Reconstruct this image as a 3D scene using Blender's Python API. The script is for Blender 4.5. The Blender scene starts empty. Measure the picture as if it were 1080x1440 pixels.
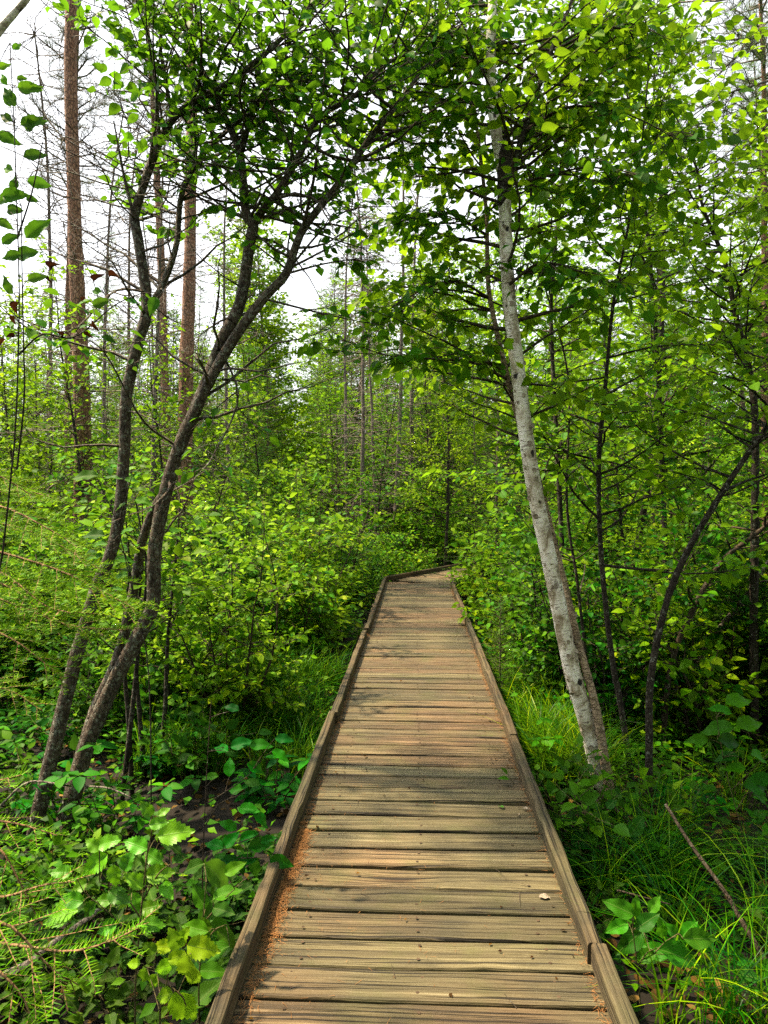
import bpy, math, random
import numpy as np
from mathutils import Vector

S = bpy.context.scene
PI = math.pi
R = math.radians

# ------------------------------------------------------------------ camera
CAM_H = 1.465
YAW, PITCH = math.atan(46 / 1000), math.atan(30 / 1000)
cd = bpy.data.cameras.new('camera')
cam = bpy.data.objects.new('camera', cd)
S.collection.objects.link(cam)
cam.location = (0, 0, CAM_H)
cam.rotation_euler = (PI / 2 - PITCH, 0, YAW)
cd.sensor_fit = 'VERTICAL'
cd.sensor_height = 36
cd.lens = 36 * 1000 / 1440
cd.clip_start = 0.05
cd.clip_end = 2000
S.camera = cam

# ------------------------------------------------------------------ sky, sun, exposure
SUN_AZ, SUN_EL = R(75), R(61)          # azimuth measured to the left of the walk direction (+Y)
w = bpy.data.worlds.new('World')
S.world = w
w.use_nodes = True
wn, wl = w.node_tree.nodes, w.node_tree.links
wn.clear()
sky = wn.new('ShaderNodeTexSky')
sky.sky_type = 'NISHITA'
sky.sun_disc = False
sky.sun_elevation = SUN_EL
sky.sun_rotation = -SUN_AZ
sky.dust_density = 3.5
sky.ozone_density = 1
hs = wn.new('ShaderNodeHueSaturation')   # thin even overcast: the blue is washed out
hs.inputs['Saturation'].default_value = 0.16
bg = wn.new('ShaderNodeBackground')
bg.inputs['Strength'].default_value = 0.13
wo = wn.new('ShaderNodeOutputWorld')
wl.new(sky.outputs[0], hs.inputs['Color'])
wl.new(hs.outputs[0], bg.inputs['Color'])
wl.new(bg.outputs[0], wo.inputs['Surface'])

sd = bpy.data.lights.new('sun', 'SUN')
sd.energy = 4.5
sd.angle = R(2.0)
sd.color = (1, 0.78, 0.52)   # low warm sun through thin smoke
sun = bpy.data.objects.new('sun', sd)
S.collection.objects.link(sun)
sv = Vector((-math.sin(SUN_AZ) * math.cos(SUN_EL), math.cos(SUN_AZ) * math.cos(SUN_EL), math.sin(SUN_EL)))
sun.rotation_euler = sv.to_track_quat('Z', 'Y').to_euler()
sun.location = (-6, 8, 14)

S.view_settings.view_transform = 'Standard'
S.view_settings.look = 'None'
S.view_settings.exposure = 1.78
S.view_settings.gamma = 1
S.render.engine = 'CYCLES'
S.cycles.max_bounces = 5
S.cycles.diffuse_bounces = 3
S.cycles.glossy_bounces = 2
S.cycles.transmission_bounces = 5
S.cycles.use_denoising = False
S.cycles.caustics_reflective = False
S.cycles.caustics_refractive = False

# ------------------------------------------------------------------ small maths
def nrm(v):
    v = np.asarray(v, float)
    return v / (np.linalg.norm(v, axis=-1, keepdims=True) + 1e-12)

_cy, _sy, _cp, _sp = math.cos(YAW), math.sin(YAW), math.cos(PITCH), math.sin(PITCH)
def ray(px, py):
    x, z = (px - 540) / 1000, -(py - 720) / 1000
    y, z = _cp + z * _sp, -_sp + z * _cp
    return np.array([x * _cy - y * _sy, x * _sy + y * _cy, z])
def at(px, py, Y):
    """the point of the place at distance Y along the walk that is seen in that direction"""
    r = ray(px, py)
    return np.array([0, 0, CAM_H]) + r * (Y / r[1])

def gz(x, y):
    return -0.40 + 0.05 * np.sin(x * 1.3 + 0.4 * y) + 0.04 * np.sin(y * 0.9 - x * 0.5) + 0.03 * np.sin(x * 3.1 + y * 2.7)

# ------------------------------------------------------------------ mesh collecting
class Geo:
    def __init__(s):
        s.v, s.uv, s.f, s.n, s.mi, s.a = [], [], {3: [], 4: []}, 0, {3: [], 4: []}, []
    def add(s, v, faces, uv=None, mat=0):
        v = np.asarray(v, float).reshape(-1, 3)
        f = np.asarray(faces, int)
        s.v.append(v)
        s.uv.append(np.zeros((len(v), 2)) if uv is None else np.asarray(uv, float).reshape(-1, 2))
        if f.ndim == 2 and len(f):
            s.f[f.shape[1]].append(f + s.n)
            s.mi[f.shape[1]].append(np.full(len(f), mat, int))
        s.n += len(v)
    def add2(s, v, quads, tris, uv=None, mat=0):
        n0 = s.n
        s.add(v, quads, uv, mat)
        if len(tris):
            s.f[3].append(np.asarray(tris, int) + n0)
            s.mi[3].append(np.full(len(tris), mat, int))
    def mesh(s, name, mats, smooth=True):
        me = bpy.data.meshes.new(name)
        if s.n == 0:
            return me
        V = np.concatenate(s.v)
        UV = np.concatenate(s.uv)
        li, ls, mi, off = [], [], [], 0
        for k in (4, 3):
            if s.f[k]:
                F = np.concatenate(s.f[k])
                li.append(F.ravel())
                ls.append(off + np.arange(len(F)) * k)
                mi.append(np.concatenate(s.mi[k]))
                off += F.size
        li, ls, mi = np.concatenate(li), np.concatenate(ls), np.concatenate(mi)
        me.vertices.add(len(V))
        me.vertices.foreach_set('co', V.astype(np.float32).ravel())
        me.loops.add(len(li))
        me.loops.foreach_set('vertex_index', li.astype(np.int32))
        me.polygons.add(len(ls))
        me.polygons.foreach_set('loop_start', ls.astype(np.int32))
        me.polygons.foreach_set('material_index', mi.astype(np.int32))
        me.polygons.foreach_set('use_smooth', np.full(len(ls), smooth, bool))
        u = me.uv_layers.new(name='UVMap')
        u.data.foreach_set('uv', UV[li].astype(np.float32).ravel())
        me.update(calc_edges=True)
        for m in (mats if isinstance(mats, (list, tuple)) else [mats]):
            me.materials.append(m)
        return me

def link(name, me, parent=None):
    o = bpy.data.objects.new(name, me)
    S.collection.objects.link(o)
    if parent:
        o.parent = parent
    return o

def tag(o, label=None, cat=None, group=None, kind=None):
    if label: o['label'] = label
    if cat: o['category'] = cat
    if group: o['group'] = group
    if kind: o['kind'] = kind
    return o

def thing(name, label, cat, loc=(0, 0, 0), group=None):
    return_o = bpy.data.objects.new(name, None)
    S.collection.objects.link(return_o)
    return_o.location = loc
    return_o.empty_display_size = 0.1
    return tag(return_o, label, cat, group)

def dup(root, loc, rz, sc, label, group, tilt=(0, 0)):
    c = root.copy()
    S.collection.objects.link(c)
    c.location, c.rotation_euler, c.scale = loc, (tilt[0], tilt[1], rz), sc
    for k in ('label', 'group'):
        if k in c: del c[k]
    tag(c, label, None, group)
    for ch in root.children:
        d = ch.copy()
        S.collection.objects.link(d)
        d.parent = c
        for g in ch.children:
            e = g.copy()
            S.collection.objects.link(e)
            e.parent = d
    return c

# ------------------------------------------------------------------ tubes, leaves, blades
def smooth_path(pts, n):
    P = np.asarray(pts, float)
    m = len(P)
    ext = np.vstack([2 * P[0] - P[1], P, 2 * P[-1] - P[-2]])
    t = np.linspace(0, m - 1 - 1e-6, n)
    i = t.astype(int)
    f = (t - i)[:, None]
    a, b, c, d = ext[i], ext[i + 1], ext[i + 2], ext[i + 3]
    return 0.5 * ((2 * b) + (c - a) * f + (2 * a - 5 * b + 4 * c - d) * f ** 2 + (3 * b - a - 3 * c + d) * f ** 3)

def tube(g, P, rad, k=6, mat=0, rough=0.0, rng=None, cap=False):
    P = np.asarray(P, float)
    n = len(P)
    rad = np.broadcast_to(np.asarray(rad, float), (n,))
    T = nrm(np.gradient(P, axis=0))
    a = np.array([1.0, 0, 0]) if abs(T[0][0]) < 0.8 else np.array([0, 1.0, 0])
    A = np.empty((n, 3))
    a = nrm(a - T[0] * a.dot(T[0]))
    for i in range(n):
        a = nrm(a - T[i] * a.dot(T[i]))
        A[i] = a
    B = np.cross(T, A)
    th = np.linspace(0, 2 * PI, k + 1)
    rr = rad[:, None] * np.ones((1, k + 1))
    if rough and rng is not None:
        q = 1 + rng.normal(0, rough, (n, k))
        rr = rr * np.hstack([q, q[:, :1]])
    V = P[:, None, :] + rr[:, :, None] * (np.cos(th)[None, :, None] * A[:, None, :] + np.sin(th)[None, :, None] * B[:, None, :])
    L = np.concatenate([[0], np.cumsum(np.linalg.norm(np.diff(P, axis=0), axis=1))])
    uv = np.stack([np.broadcast_to(np.linspace(0, 1, k + 1)[None, :], (n, k + 1)), np.broadcast_to(L[:, None], (n, k + 1))], -1)
    i, j = np.meshgrid(np.arange(n - 1), np.arange(k), indexing='ij')
    s0 = (i * (k + 1) + j).ravel()
    F = np.stack([s0, s0 + 1, s0 + k + 2, s0 + k + 1], 1)
    tris = []
    if cap:
        o = (n - 1) * (k + 1)
        tris = [[o, o + q, o + q + 1] for q in range(1, k - 1)]
    g.add2(V.reshape(-1, 3), F, tris, uv.reshape(-1, 2), mat)

def leaf_template(rows, width, fold=0.12, curl=0.18, teeth=0.0, widest=0.38, cols=1, tip=0.8):
    """ovate leaf: stalk end at y=0, tip at y=1; x is across, z the upper side"""
    ys = np.linspace(0, 1, rows + 1)
    p = math.log(0.5) / math.log(widest)
    prof = np.sin(PI * ys ** p) ** tip
    V, UV, Q, T = [], [], [], []
    hw = width / 2
    for r in range(rows + 1):
        y = ys[r]
        for c in range(-cols, cols + 1):
            f = c / cols
            wd = prof[r] * hw
            yy = y
            if teeth and abs(c) == cols and 0 < r < rows:
                wd *= 1 + teeth * (1 if r % 2 else -1)
                yy = y + teeth * 0.25 * (1 if r % 2 else -1)
            x = f * wd
            V.append((x, yy, abs(x) * fold / 0.5 * 1.2 - curl * yy * yy * 0.5 + 0.04 * math.sin(yy * 14) * abs(f) * (cols > 1)))
            UV.append((x / width + 0.5, y))
    k = 2 * cols + 1
    for r in range(rows):
        for c in range(k - 1):
            a = r * k + c
            Q.append((a, a + 1, a + k + 1, a + k))
    return np.array(V), np.array(UV), np.array(Q), np.zeros((0, 3), int)

def leaf_lo(width, fold=0.10, curl=0.08):
    V = np.array([(0, 0, 0), (-width / 2, .42, fold), (0, .5, 0), (width / 2, .42, fold), (0, 1, -curl)])
    UV = np.array([(.5, 0), (0, .42), (.5, .5), (1, .42), (.5, 1)])
    return V, UV, np.zeros((0, 4), int), np.array([(0, 2, 1), (0, 3, 2), (1, 2, 4), (2, 3, 4)])

def put(g, T, P, D, N, Sz, mat=0, sw=None):
    V, UV, Q, Tr = T
    P, D, N = (np.asarray(q, float).reshape(-1, 3) for q in (P, D, N))
    n, k = len(P), len(V)
    if n == 0: return
    Sz = np.broadcast_to(np.asarray(Sz, float), (n,))
    D = nrm(D)
    X = nrm(np.cross(D, N))
    Z = np.cross(X, D)
    sx = Sz if sw is None else Sz * sw
    W = P[:, None, :] + (V[None, :, 0, None] * X[:, None, :]) * sx[:, None, None] + (V[None, :, 1, None] * D[:, None, :] + V[None, :, 2, None] * Z[:, None, :]) * Sz[:, None, None]
    off = (np.arange(n) * k)[:, None, None]
    uv = np.broadcast_to(UV[None], (n, k, 2))
    q = (Q[None] + off).reshape(-1, 4) if len(Q) else np.zeros((0, 4), int)
    t = (Tr[None] + off).reshape(-1, 3) if len(Tr) else np.zeros((0, 3), int)
    n0 = g.n
    g.v.append(W.reshape(-1, 3)); g.uv.append(uv.reshape(-1, 2)); g.n += n * k
    for kk, F in ((4, q), (3, t)):
        if len(F):
            g.f[kk].append(F + n0); g.mi[kk].append(np.full(len(F), mat, int))

LEAF_LO = leaf_lo(0.62)
LEAF_LO_N = leaf_lo(0.45)
LEAF_MID = leaf_template(5, 0.66, 0.12, 0.25, tip=1.05)
LEAF_MID_N = leaf_template(4, 0.5, 0.12, 0.3)
LEAF_HI = leaf_template(18, 0.64, 0.14, 0.40, teeth=0.10, cols=3, tip=0.9)
LEAF_HI_S = leaf_template(12, 0.55, 0.16, 0.42, teeth=0.03, cols=3, tip=1.1)
PEEL = leaf_template(4, 1.1, .1, 1.1, widest=.5, tip=.4)
NEEDLE = (np.array([(-.5, 0, 0), (.5, 0, 0), (0.12, 1, 0), (-0.12, 1, 0)]), np.array([(0, 0), (1, 0), (.6, 1), (.4, 1)]), np.array([(0, 1, 2, 3)]), np.zeros((0, 3), int))

# ------------------------------------------------------------------ materials
class NT:
    def __init__(s, name):
        s.m = bpy.data.materials.new(name)
        s.m.use_nodes = True
        s.t = s.m.node_tree
        s.t.nodes.clear()
    def n(s, kind, ins=None, **kw):
        d = s.t.nodes.new('ShaderNode' + kind)
        for k, v in kw.items(): setattr(d, k, v)
        for k, v in (ins or {}).items():
            i = d.inputs[k]
            if isinstance(v, bpy.types.NodeSocket): s.t.links.new(v, i)
            else: i.default_value = v
        return d
    def ramp(s, fac, stops, interp='LINEAR'):
        d = s.n('ValToRGB', {'Fac': fac})
        e = d.color_ramp.elements
        d.color_ramp.interpolation = interp
        e[0].position, e[1].position = stops[0][0], stops[-1][0]
        for p, c in stops[1:-1]: e.new(p)
        for q, (p, c) in zip(e, stops):
            q.position = p
            q.color = (c, c, c, 1) if isinstance(c, (int, float)) else (*c, 1)
        return d.outputs[0]
    def mix(s, f, a, b, mode='MIX'):
        d = s.n('Mix', data_type='RGBA', blend_type=mode)
        for i, v in ((0, f), (6, a), (7, b)):
            if isinstance(v, bpy.types.NodeSocket): s.t.links.new(v, d.inputs[i])
            else: d.inputs[i].default_value = v if i == 0 else ((*v, 1) if len(v) == 3 else v)
        return d.outputs[2]
    def math(s, op, a, b=0.0, c=0.0):
        d = s.n('Math', operation=op)
        for i, v in enumerate((a, b, c)):
            if isinstance(v, bpy.types.NodeSocket): s.t.links.new(v, d.inputs[i])
            else: d.inputs[i].default_value = v
        return d.outputs[0]
    def noise(s, vec, scale, detail=4, rough=0.55, dist=0.0, out=0):
        i = {'Scale': scale, 'Detail': detail, 'Roughness': rough, 'Distortion': dist}
        if vec is not None: i['Vector'] = vec
        return s.n('TexNoise', i).outputs[out]
    def scale(s, vec, sc, loc=(0, 0, 0)):
        return s.n('Mapping', {'Vector': vec, 'Scale': sc, 'Location': loc}).outputs[0]
    def out(s, sh):
        s.n('OutputMaterial', {'Surface': sh})
        return s.m

def leaf_material(name, stops, trans=(0.14, 0.26, 0.02), tf=0.42, rough=0.55, spec=0.10, vein=False, vary=0.35):
    t = NT(name)
    rnd = t.n('NewGeometry').outputs['Random Per Island']
    orn = t.n('ObjectInfo').outputs['Random']
    col = t.ramp(rnd, stops)
    val = t.math('MULTIPLY_ADD', orn, vary, 1 - vary * 0.5)
    hue = t.math('MULTIPLY_ADD', orn, -0.050, 0.533)
    h = t.n('HueSaturation', {'Color': col, 'Value': t.math('MULTIPLY', val, t.math('MULTIPLY_ADD', t.n('TexWhiteNoise', {'W': rnd}, noise_dimensions='1D').outputs[0], 1.1, 0.55)), 'Hue': hue, 'Saturation': 1.35}).outputs[0]
    tc = t.mix(0.55, h, (*trans, 1))
    tc = t.n('HueSaturation', {'Color': tc, 'Value': t.math('MULTIPLY_ADD', rnd, 0.5, 0.75)}).outputs[0]
    base = h
    if vein:
        uv = t.n('TexCoord').outputs['UV']
        sx = t.n('SeparateXYZ', {'Vector': uv})
        au = t.math('ABSOLUTE', t.math('SUBTRACT', sx.outputs[0], 0.5))
        mid = t.ramp(au, [(0.0, 1.0), (0.03, 0.0)])
        sv_ = t.math('SINE', t.math('MULTIPLY', t.math('SUBTRACT', sx.outputs[1], t.math('MULTIPLY', au, 0.9)), 58.0))
        side = t.ramp(sv_, [(0.86, 0.0), (1.0, 0.7)])
        vm = t.math('MAXIMUM', mid, side)
        blot = t.noise(t.scale(uv, (6, 9, 1)), 1.0, 4)
        base = t.mix(t.math('MULTIPLY', blot, 0.35), base, (0.02, 0.06, 0.01))
        base = t.mix(t.math('MULTIPLY', vm, 0.45), base, (0.17, 0.25, 0.06))
        tc = t.mix(t.math('MULTIPLY', vm, 0.35), tc, (0.05, 0.10, 0.01))
    ins = {'Base Color': base, 'Roughness': rough, 'Specular IOR Level': spec}
    if vein:
        ins['Normal'] = t.n('Bump', {'Height': vm, 'Strength': 0.35, 'Distance': 0.002}).outputs[0]
    p = t.n('BsdfPrincipled', ins).outputs[0]
    tr = t.n('BsdfTranslucent', {'Color': tc}).outputs[0]
    return t.out(t.n('MixShader', {0: tf, 1: p, 2: tr}).outputs[0])

def bark_material(name, c_dark, c_mid, c_light, lichen=0.0, sc=(5, 14), plates=False):
    t = NT(name)
    tc = t.n('TexCoord').outputs['Object']
    uv = t.n('TexCoord').outputs['UV']
    n1 = t.noise(tc, 26, 6, 0.65)
    n2 = t.noise(tc, 5, 3) if not plates else t.noise(t.scale(tc, (9, 9, 4)), 1.0, 4, 0.65)
    v = t.n('TexVoronoi', {'Vector': t.scale(tc, (sc[1], sc[1], sc[0])), 'Scale': 3.0, 'Randomness': 1.0}, feature='DISTANCE_TO_EDGE').outputs[0]
    crack = t.ramp(v, [(0.0, 0.0), (0.12 if plates else 0.07, 1.0)])
    col = t.ramp(t.math('ADD', t.math('MULTIPLY', n1, 0.6), t.math('MULTIPLY', n2, 0.4)), [(0.32, c_dark), (0.5, c_mid), (0.68, c_light)])
    col = t.mix(crack, c_dark, col) if plates else t.mix(t.math('MULTIPLY_ADD', crack, 0.5, 0.5), c_dark, col)
    if lichen:
        ln = t.noise(tc, 38, 6, 0.75)
        lm = t.ramp(ln, [(0.60 - lichen * 0.1, 0.0), (0.66 - lichen * 0.1, 1.0)])
        lcol = t.ramp(t.noise(tc, 70, 2), [(0.35, (0.10, 0.11, 0.085)), (0.65, (0.22, 0.23, 0.185))])
        col = t.mix(lm, col, lcol)
    h = t.math('ADD', t.math('MULTIPLY', crack, 0.6), n1)
    nb = t.n('Bump', {'Height': h, 'Strength': 0.9, 'Distance': 0.012}).outputs[0]
    return t.out(t.n('BsdfPrincipled', {'Base Color': col, 'Roughness': 0.85, 'Specular IOR Level': 0.2, 'Normal': nb}).outputs[0])

def birch_material(name):
    t = NT(name)
    uv = t.n('TexCoord').outputs['UV']
    ob = t.n('TexCoord').outputs['Object']
    wob = t.noise(ob, 30, 4, 0.6)
    mot = t.noise(t.scale(ob, (14, 14, 9)), 1.0, 5, 0.62, 0.5)
    white = t.ramp(mot, [(0.34, (0.22, 0.17, 0.10)), (0.43, (0.44, 0.38, 0.28)), (0.52, (0.66, 0.61, 0.50)), (0.66, (0.80, 0.77, 0.68))])
    sp = t.n('SeparateXYZ', {'Vector': uv})
    len_ = t.noise(t.n('CombineXYZ', {0: t.math('MULTIPLY', sp.outputs[0], 5.0), 1: t.math('MULTIPLY', sp.outputs[1], 95.0), 2: 0.0}).outputs[0], 1.0, 3, 0.55, 0.3)
    lent = t.ramp(len_, [(0.585, 0.0), (0.63, 0.8)])
    col = t.mix(lent, white, (0.11, 0.075, 0.05))
    # dark eyes where twigs were shed
    ev = t.n('CombineXYZ', {0: t.math('MULTIPLY', sp.outputs[0], 3.2), 1: t.math('MULTIPLY', sp.outputs[1], 7.5), 2: 0.0}).outputs[0]
    eye = t.n('TexVoronoi', {'Vector': ev, 'Scale': 1.0, 'Randomness': 1.0}, feature='F1').outputs['Distance']
    em = t.ramp(t.math('ADD', eye, t.math('MULTIPLY_ADD', wob, 0.5, -0.25)), [(0.10, 1.0), (0.17, 0.0)])
    col = t.mix(em, col, (0.016, 0.012, 0.010))
    scar = t.ramp(t.noise(t.scale(ob, (8, 8, 5), (3, 1, 2)), 1.0, 6, 0.7, 0.6), [(0.60, 0.0), (0.66, 0.75)])
    col = t.mix(scar, col, (0.085, 0.062, 0.045))
    low = t.n('SeparateXYZ', {'Vector': ob}).outputs[2]
    col = t.mix(t.math('MULTIPLY', t.ramp(low, [(0.0, 1.0), (0.55, 0.0)]), t.ramp(t.noise(ob, 24, 5), [(0.42, 0.0), (0.56, 0.9)])), col, (0.05, 0.04, 0.03))
    hgt = t.math('SUBTRACT', t.math('ADD', t.math('MULTIPLY', wob, 0.5), mot), t.math('MULTIPLY', em, 0.6))
    nb = t.n('Bump', {'Height': hgt, 'Strength': 0.9, 'Distance': 0.010}).outputs[0]
    return t.out(t.n('BsdfPrincipled', {'Base Color': col, 'Roughness': 0.6, 'Specular IOR Level': 0.3, 'Normal': nb}).outputs[0])

def wood_material(name, tint=0.0, dark=1.0):
    """weathered softwood; uv in metres, u along the board, an offset per board"""
    t = NT(name)
    uv = t.n('TexCoord').outputs['UV']
    wp = t.n('TexCoord').outputs['Object']
    rnd = t.n('NewGeometry').outputs['Random Per Island']
    warp = t.noise(t.scale(uv, (2.2, 7, 1)), 1.0, 2)
    sep = t.n('SeparateXYZ', {'Vector': uv})
    # knots bend the grain round them
    kn = t.n('TexVoronoi', {'Vector': t.scale(uv, (1.5, 6.0, 1)), 'Scale': 1.0, 'Randomness': 1.0}, feature='F1')
    kd = kn.outputs['Distance']
    kmask = t.ramp(kd, [(0.0, 1.0), (0.075, 1.0), (0.14, 0.0)])
    kring = t.ramp(kd, [(0.0, 1.0), (0.30, 0.0)])
    gx = t.n('CombineXYZ', {0: sep.outputs[0], 1: t.math('ADD', sep.outputs[1], t.math('ADD', t.math('MULTIPLY', warp, 0.022), t.math('MULTIPLY', kring, 0.022))), 2: t.math('MULTIPLY', rnd, 50.0)}).outputs[0]
    grain = t.noise(t.scale(gx, (2.0, 110, 1)), 1.0, 5, 0.6)
    rings = t.n('TexWave', {'Vector': t.scale(gx, (0.6, 26, 1)), 'Scale': 1.0, 'Distortion': 3.0, 'Detail': 3.0, 'Detail Scale': 1.2}, wave_type='BANDS', bands_direction='Y').outputs['Fac']
    fibre = t.noise(t.scale(gx, (9, 420, 1)), 1.0, 3, 0.6)
    blot = t.noise(t.scale(wp, (2.0, 2.6, 1)), 1.0, 5, 0.6)
    blot2 = t.noise(t.scale(wp, (1.1, 0.8, 1), (7, 3, 0)), 1.0, 3, 0.5)
    streak = t.noise(t.scale(gx, (0.9, 45, 1), (5, 2, 0)), 1.0, 4, 0.65)
    g2 = t.math('ADD', t.math('MULTIPLY', grain, 0.45), t.math('MULTIPLY', streak, 0.55))
    grey = t.ramp(g2, [(0.34, (0.028, 0.021, 0.011)), (0.46, (0.112, 0.094, 0.044)), (0.58, (0.20, 0.172, 0.086)), (0.66, (0.34, 0.30, 0.17))])
    warm = t.ramp(g2, [(0.34, (0.040, 0.022, 0.010)), (0.46, (0.17, 0.098, 0.046)), (0.58, (0.29, 0.175, 0.090)), (0.66, (0.46, 0.30, 0.17))])
    wm = t.math('ADD', t.math('MULTIPLY', rnd, 0.26), t.math('MULTIPLY_ADD', blot2, 0.8, t.math('MULTIPLY', blot, 0.45)))
    wm = t.math('ADD', wm, tint)
    col = t.mix(t.ramp(wm, [(0.66, 0.0), (0.92, 0.75)]), grey, warm)
    col = t.mix(t.math('MULTIPLY', t.ramp(rings, [(0.60, 0.0), (0.95, 1.0)]), 0.22), col, (0.07, 0.045, 0.020))
    st = t.ramp(t.noise(t.scale(wp, (3.1, 7.5, 1), (2, 9, 0)), 1.0, 6, 0.62), [(0.47, 0.0), (0.63, 0.75)])
    col = t.mix(st, col, t.mix(0.45, (0.036, 0.036, 0.022), col))
    mo = t.ramp(t.noise(t.scale(wp, (4.1, 5.0, 1), (12, 4, 0)), 1.0, 5, 0.6), [(0.52, 0.0), (0.70, 0.40)])
    col = t.mix(mo, col, (0.10, 0.115, 0.025))
    col = t.mix(t.math('MULTIPLY', kmask, 0.85), col, t.mix(fibre, (0.030, 0.018, 0.009), (0.12, 0.07, 0.03)))
    crack = t.ramp(t.noise(t.scale(gx, (1.6, 130, 1), (0.3, 0.7, 0)), 1.0, 3, 0.5), [(0.37, 0.9), (0.415, 0.0)])
    col = t.mix(crack, col, (0.012, 0.009, 0.005))
    bv = t.math('MULTIPLY_ADD', t.n('TexWhiteNoise', {'W': rnd}, noise_dimensions='1D').outputs[0], 0.62, 0.70)
    col = t.n('HueSaturation', {'Color': col, 'Value': t.math('MULTIPLY', bv, dark), 'Saturation': 1.02}).outputs[0]
    hgt = t.math('SUBTRACT', t.math('ADD', t.math('MULTIPLY', grain, 0.7), t.math('MULTIPLY', fibre, 0.5)), t.math('MULTIPLY', crack, 1.2))
    nb = t.n('Bump', {'Height': hgt, 'Strength': 0.8, 'Distance': 0.006}).outputs[0]
    return t.out(t.n('BsdfPrincipled', {'Base Color': col, 'Roughness': t.math('MULTIPLY_ADD', grain, 0.3, 0.52), 'Specular IOR Level': 0.28, 'Normal': nb}).outputs[0])

def plain_material(name, c1, c2, sc=20, rough=0.85):
    t = NT(name)
    n = t.noise(t.n('TexCoord').outputs['Object'], sc, 6, 0.65)
    rnd = t.n('NewGeometry').outputs['Random Per Island']
    col = t.mix(t.math('MULTIPLY_ADD', n, 0.7, t.math('MULTIPLY_ADD', rnd, 0.6, -0.3)), (*c1, 1), (*c2, 1))
    nb = t.n('Bump', {'Height': n, 'Strength': 0.6, 'Distance': 0.02}).outputs[0]
    return t.out(t.n('BsdfPrincipled', {'Base Color': col, 'Roughness': rough, 'Specular IOR Level': 0.2, 'Normal': nb}).outputs[0])

M = {}
M['alder'] = leaf_material('alder_leaf', [(0, (.022, .070, .010)), (.45, (.036, .105, .012)), (.85, (.075, .165, .015)), (1, (.12, .20, .02))], (0.20, 0.42, 0.015), 0.44)
M['birch'] = leaf_material('birch_leaf', [(0, (.044, .115, .010)), (.45, (.085, .18, .012)), (.85, (.14, .24, .014)), (1, (.18, .26, .02))], (0.27, 0.48, 0.015), 0.46)
M['hazel'] = leaf_material('hazel_leaf', [(0, (.045, .125, .012)), (.45, (.088, .195, .016)), (.85, (.15, .25, .020)), (1, (.20, .27, .03))], (0.22, 0.42, 0.02), 0.38)
M['farleaf'] = leaf_material('painted_light_leaf', [(0, (.070, .165, .022)), (.45, (.115, .235, .028)), (.85, (.165, .28, .035)), (1, (.21, .30, .045))], (0.25, 0.46, 0.03), 0.45)  # brighter leaf colour stands in for light on the far foliage
M['dark'] = leaf_material('painted_shade_leaf', [(0, (.018, .058, .012)), (.5, (.034, .095, .016)), (.9, (.060, .140, .020)), (1, (.10, .17, .025))], (0.10, 0.23, 0.02), 0.34)  # darker leaf colour, deep shade among the foliage put into the tone
M['herb'] = leaf_material('herb_leaf', [(0, (.022, .078, .014)), (.5, (.042, .120, .020)), (.9, (.075, .170, .028)), (1, (.12, .20, .03))], (0.12, 0.25, 0.02), 0.34)
M['seedling'] = leaf_material('seedling_leaf', [(0, (.075, .215, .018)), (.5, (.11, .27, .022)), (1, (.17, .31, .028))], (0.16, 0.42, 0.015), 0.28, vein=True, rough=0.45, spec=0.28)
M['leaflet'] = leaf_material('leaflet', [(0, (.050, .150, .016)), (.5, (.080, .205, .020)), (1, (.12, .25, .025))], (0.13, 0.36, 0.015), 0.30, vein=True, rough=0.5)
M['yellow'] = leaf_material('yellow_leaf', [(0, (.11, .26, .016)), (.6, (.16, .31, .018)), (1, (.23, .34, .020))], (0.18, 0.38, 0.02), 0.36, vein=True)
M['low'] = leaf_material('painted_shade_herb_leaf', [(0, (.014, .040, .007)), (.5, (.026, .068, .009)), (1, (.055, .115, .013))], (0.08, 0.18, 0.015), 0.3, vein=True)  # broad leaf darkened: the dim light near the ground is in its colour
M['big'] = leaf_material('broad_leaf', [(0, (.024, .085, .015)), (.5, (.04, .12, .018)), (1, (.075, .165, .022))], (0.12, 0.27, 0.02), 0.36, vein=True)
M['dead'] = leaf_material('dead_leaf', [(0, (.020, .008, .006)), (.5, (.040, .017, .010)), (1, (.085, .038, .020))], (0.05, 0.02, 0.01), 0.2, rough=0.7)
M['old_leaf'] = leaf_material('old_fallen_leaf', [(0, (.020, .012, .007)), (.6, (.055, .034, .018)), (1, (.12, .08, .045))], (.04, .02, .01), .1, rough=.8)
M['fir'] = leaf_material('fir_needle', [(0, (.035, .115, .012)), (.5, (.075, .185, .015)), (1, (.15, .25, .020))], (0.20, 0.36, 0.02), 0.34, vary=0.3)
M['litfir'] = leaf_material('painted_lit_needle', [(0, (.050, .150, .014)), (.5, (.10, .24, .018)), (1, (.19, .31, .028))], (0.22, 0.44, 0.02), 0.34, vary=0.2)  # needle colour brightened to stand in for sunlight on the near sprays
M['spruce'] = leaf_material('spruce_needle', [(0, (.030, .085, .020)), (.6, (.060, .140, .026)), (1, (.11, .20, .030))], (0.13, 0.26, 0.03), 0.28)
M['larch'] = leaf_material('larch_needle', [(0, (.055, .130, .022)), (.6, (.095, .190, .028)), (1, (.15, .24, .036))], (0.18, 0.32, 0.03), 0.34)
M['pine'] = leaf_material('pine_needle', [(0, (.022, .058, .020)), (.6, (.045, .090, .025)), (1, (.085, .12, .03))], (0.08, 0.14, 0.03), 0.2)
M['grass'] = leaf_material('grass_blade', [(0, (.012, .045, .007)), (.55, (.028, .090, .010)), (.85, (.095, .20, .018)), (1, (.24, .30, .05))], (0.14, 0.29, 0.015), 0.34, rough=0.38)
M['b_alder'] = bark_material('alder_bark', (.016, .012, .009), (.062, .047, .034), (.14, .11, .080), 0.75, (6, 14))
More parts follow.
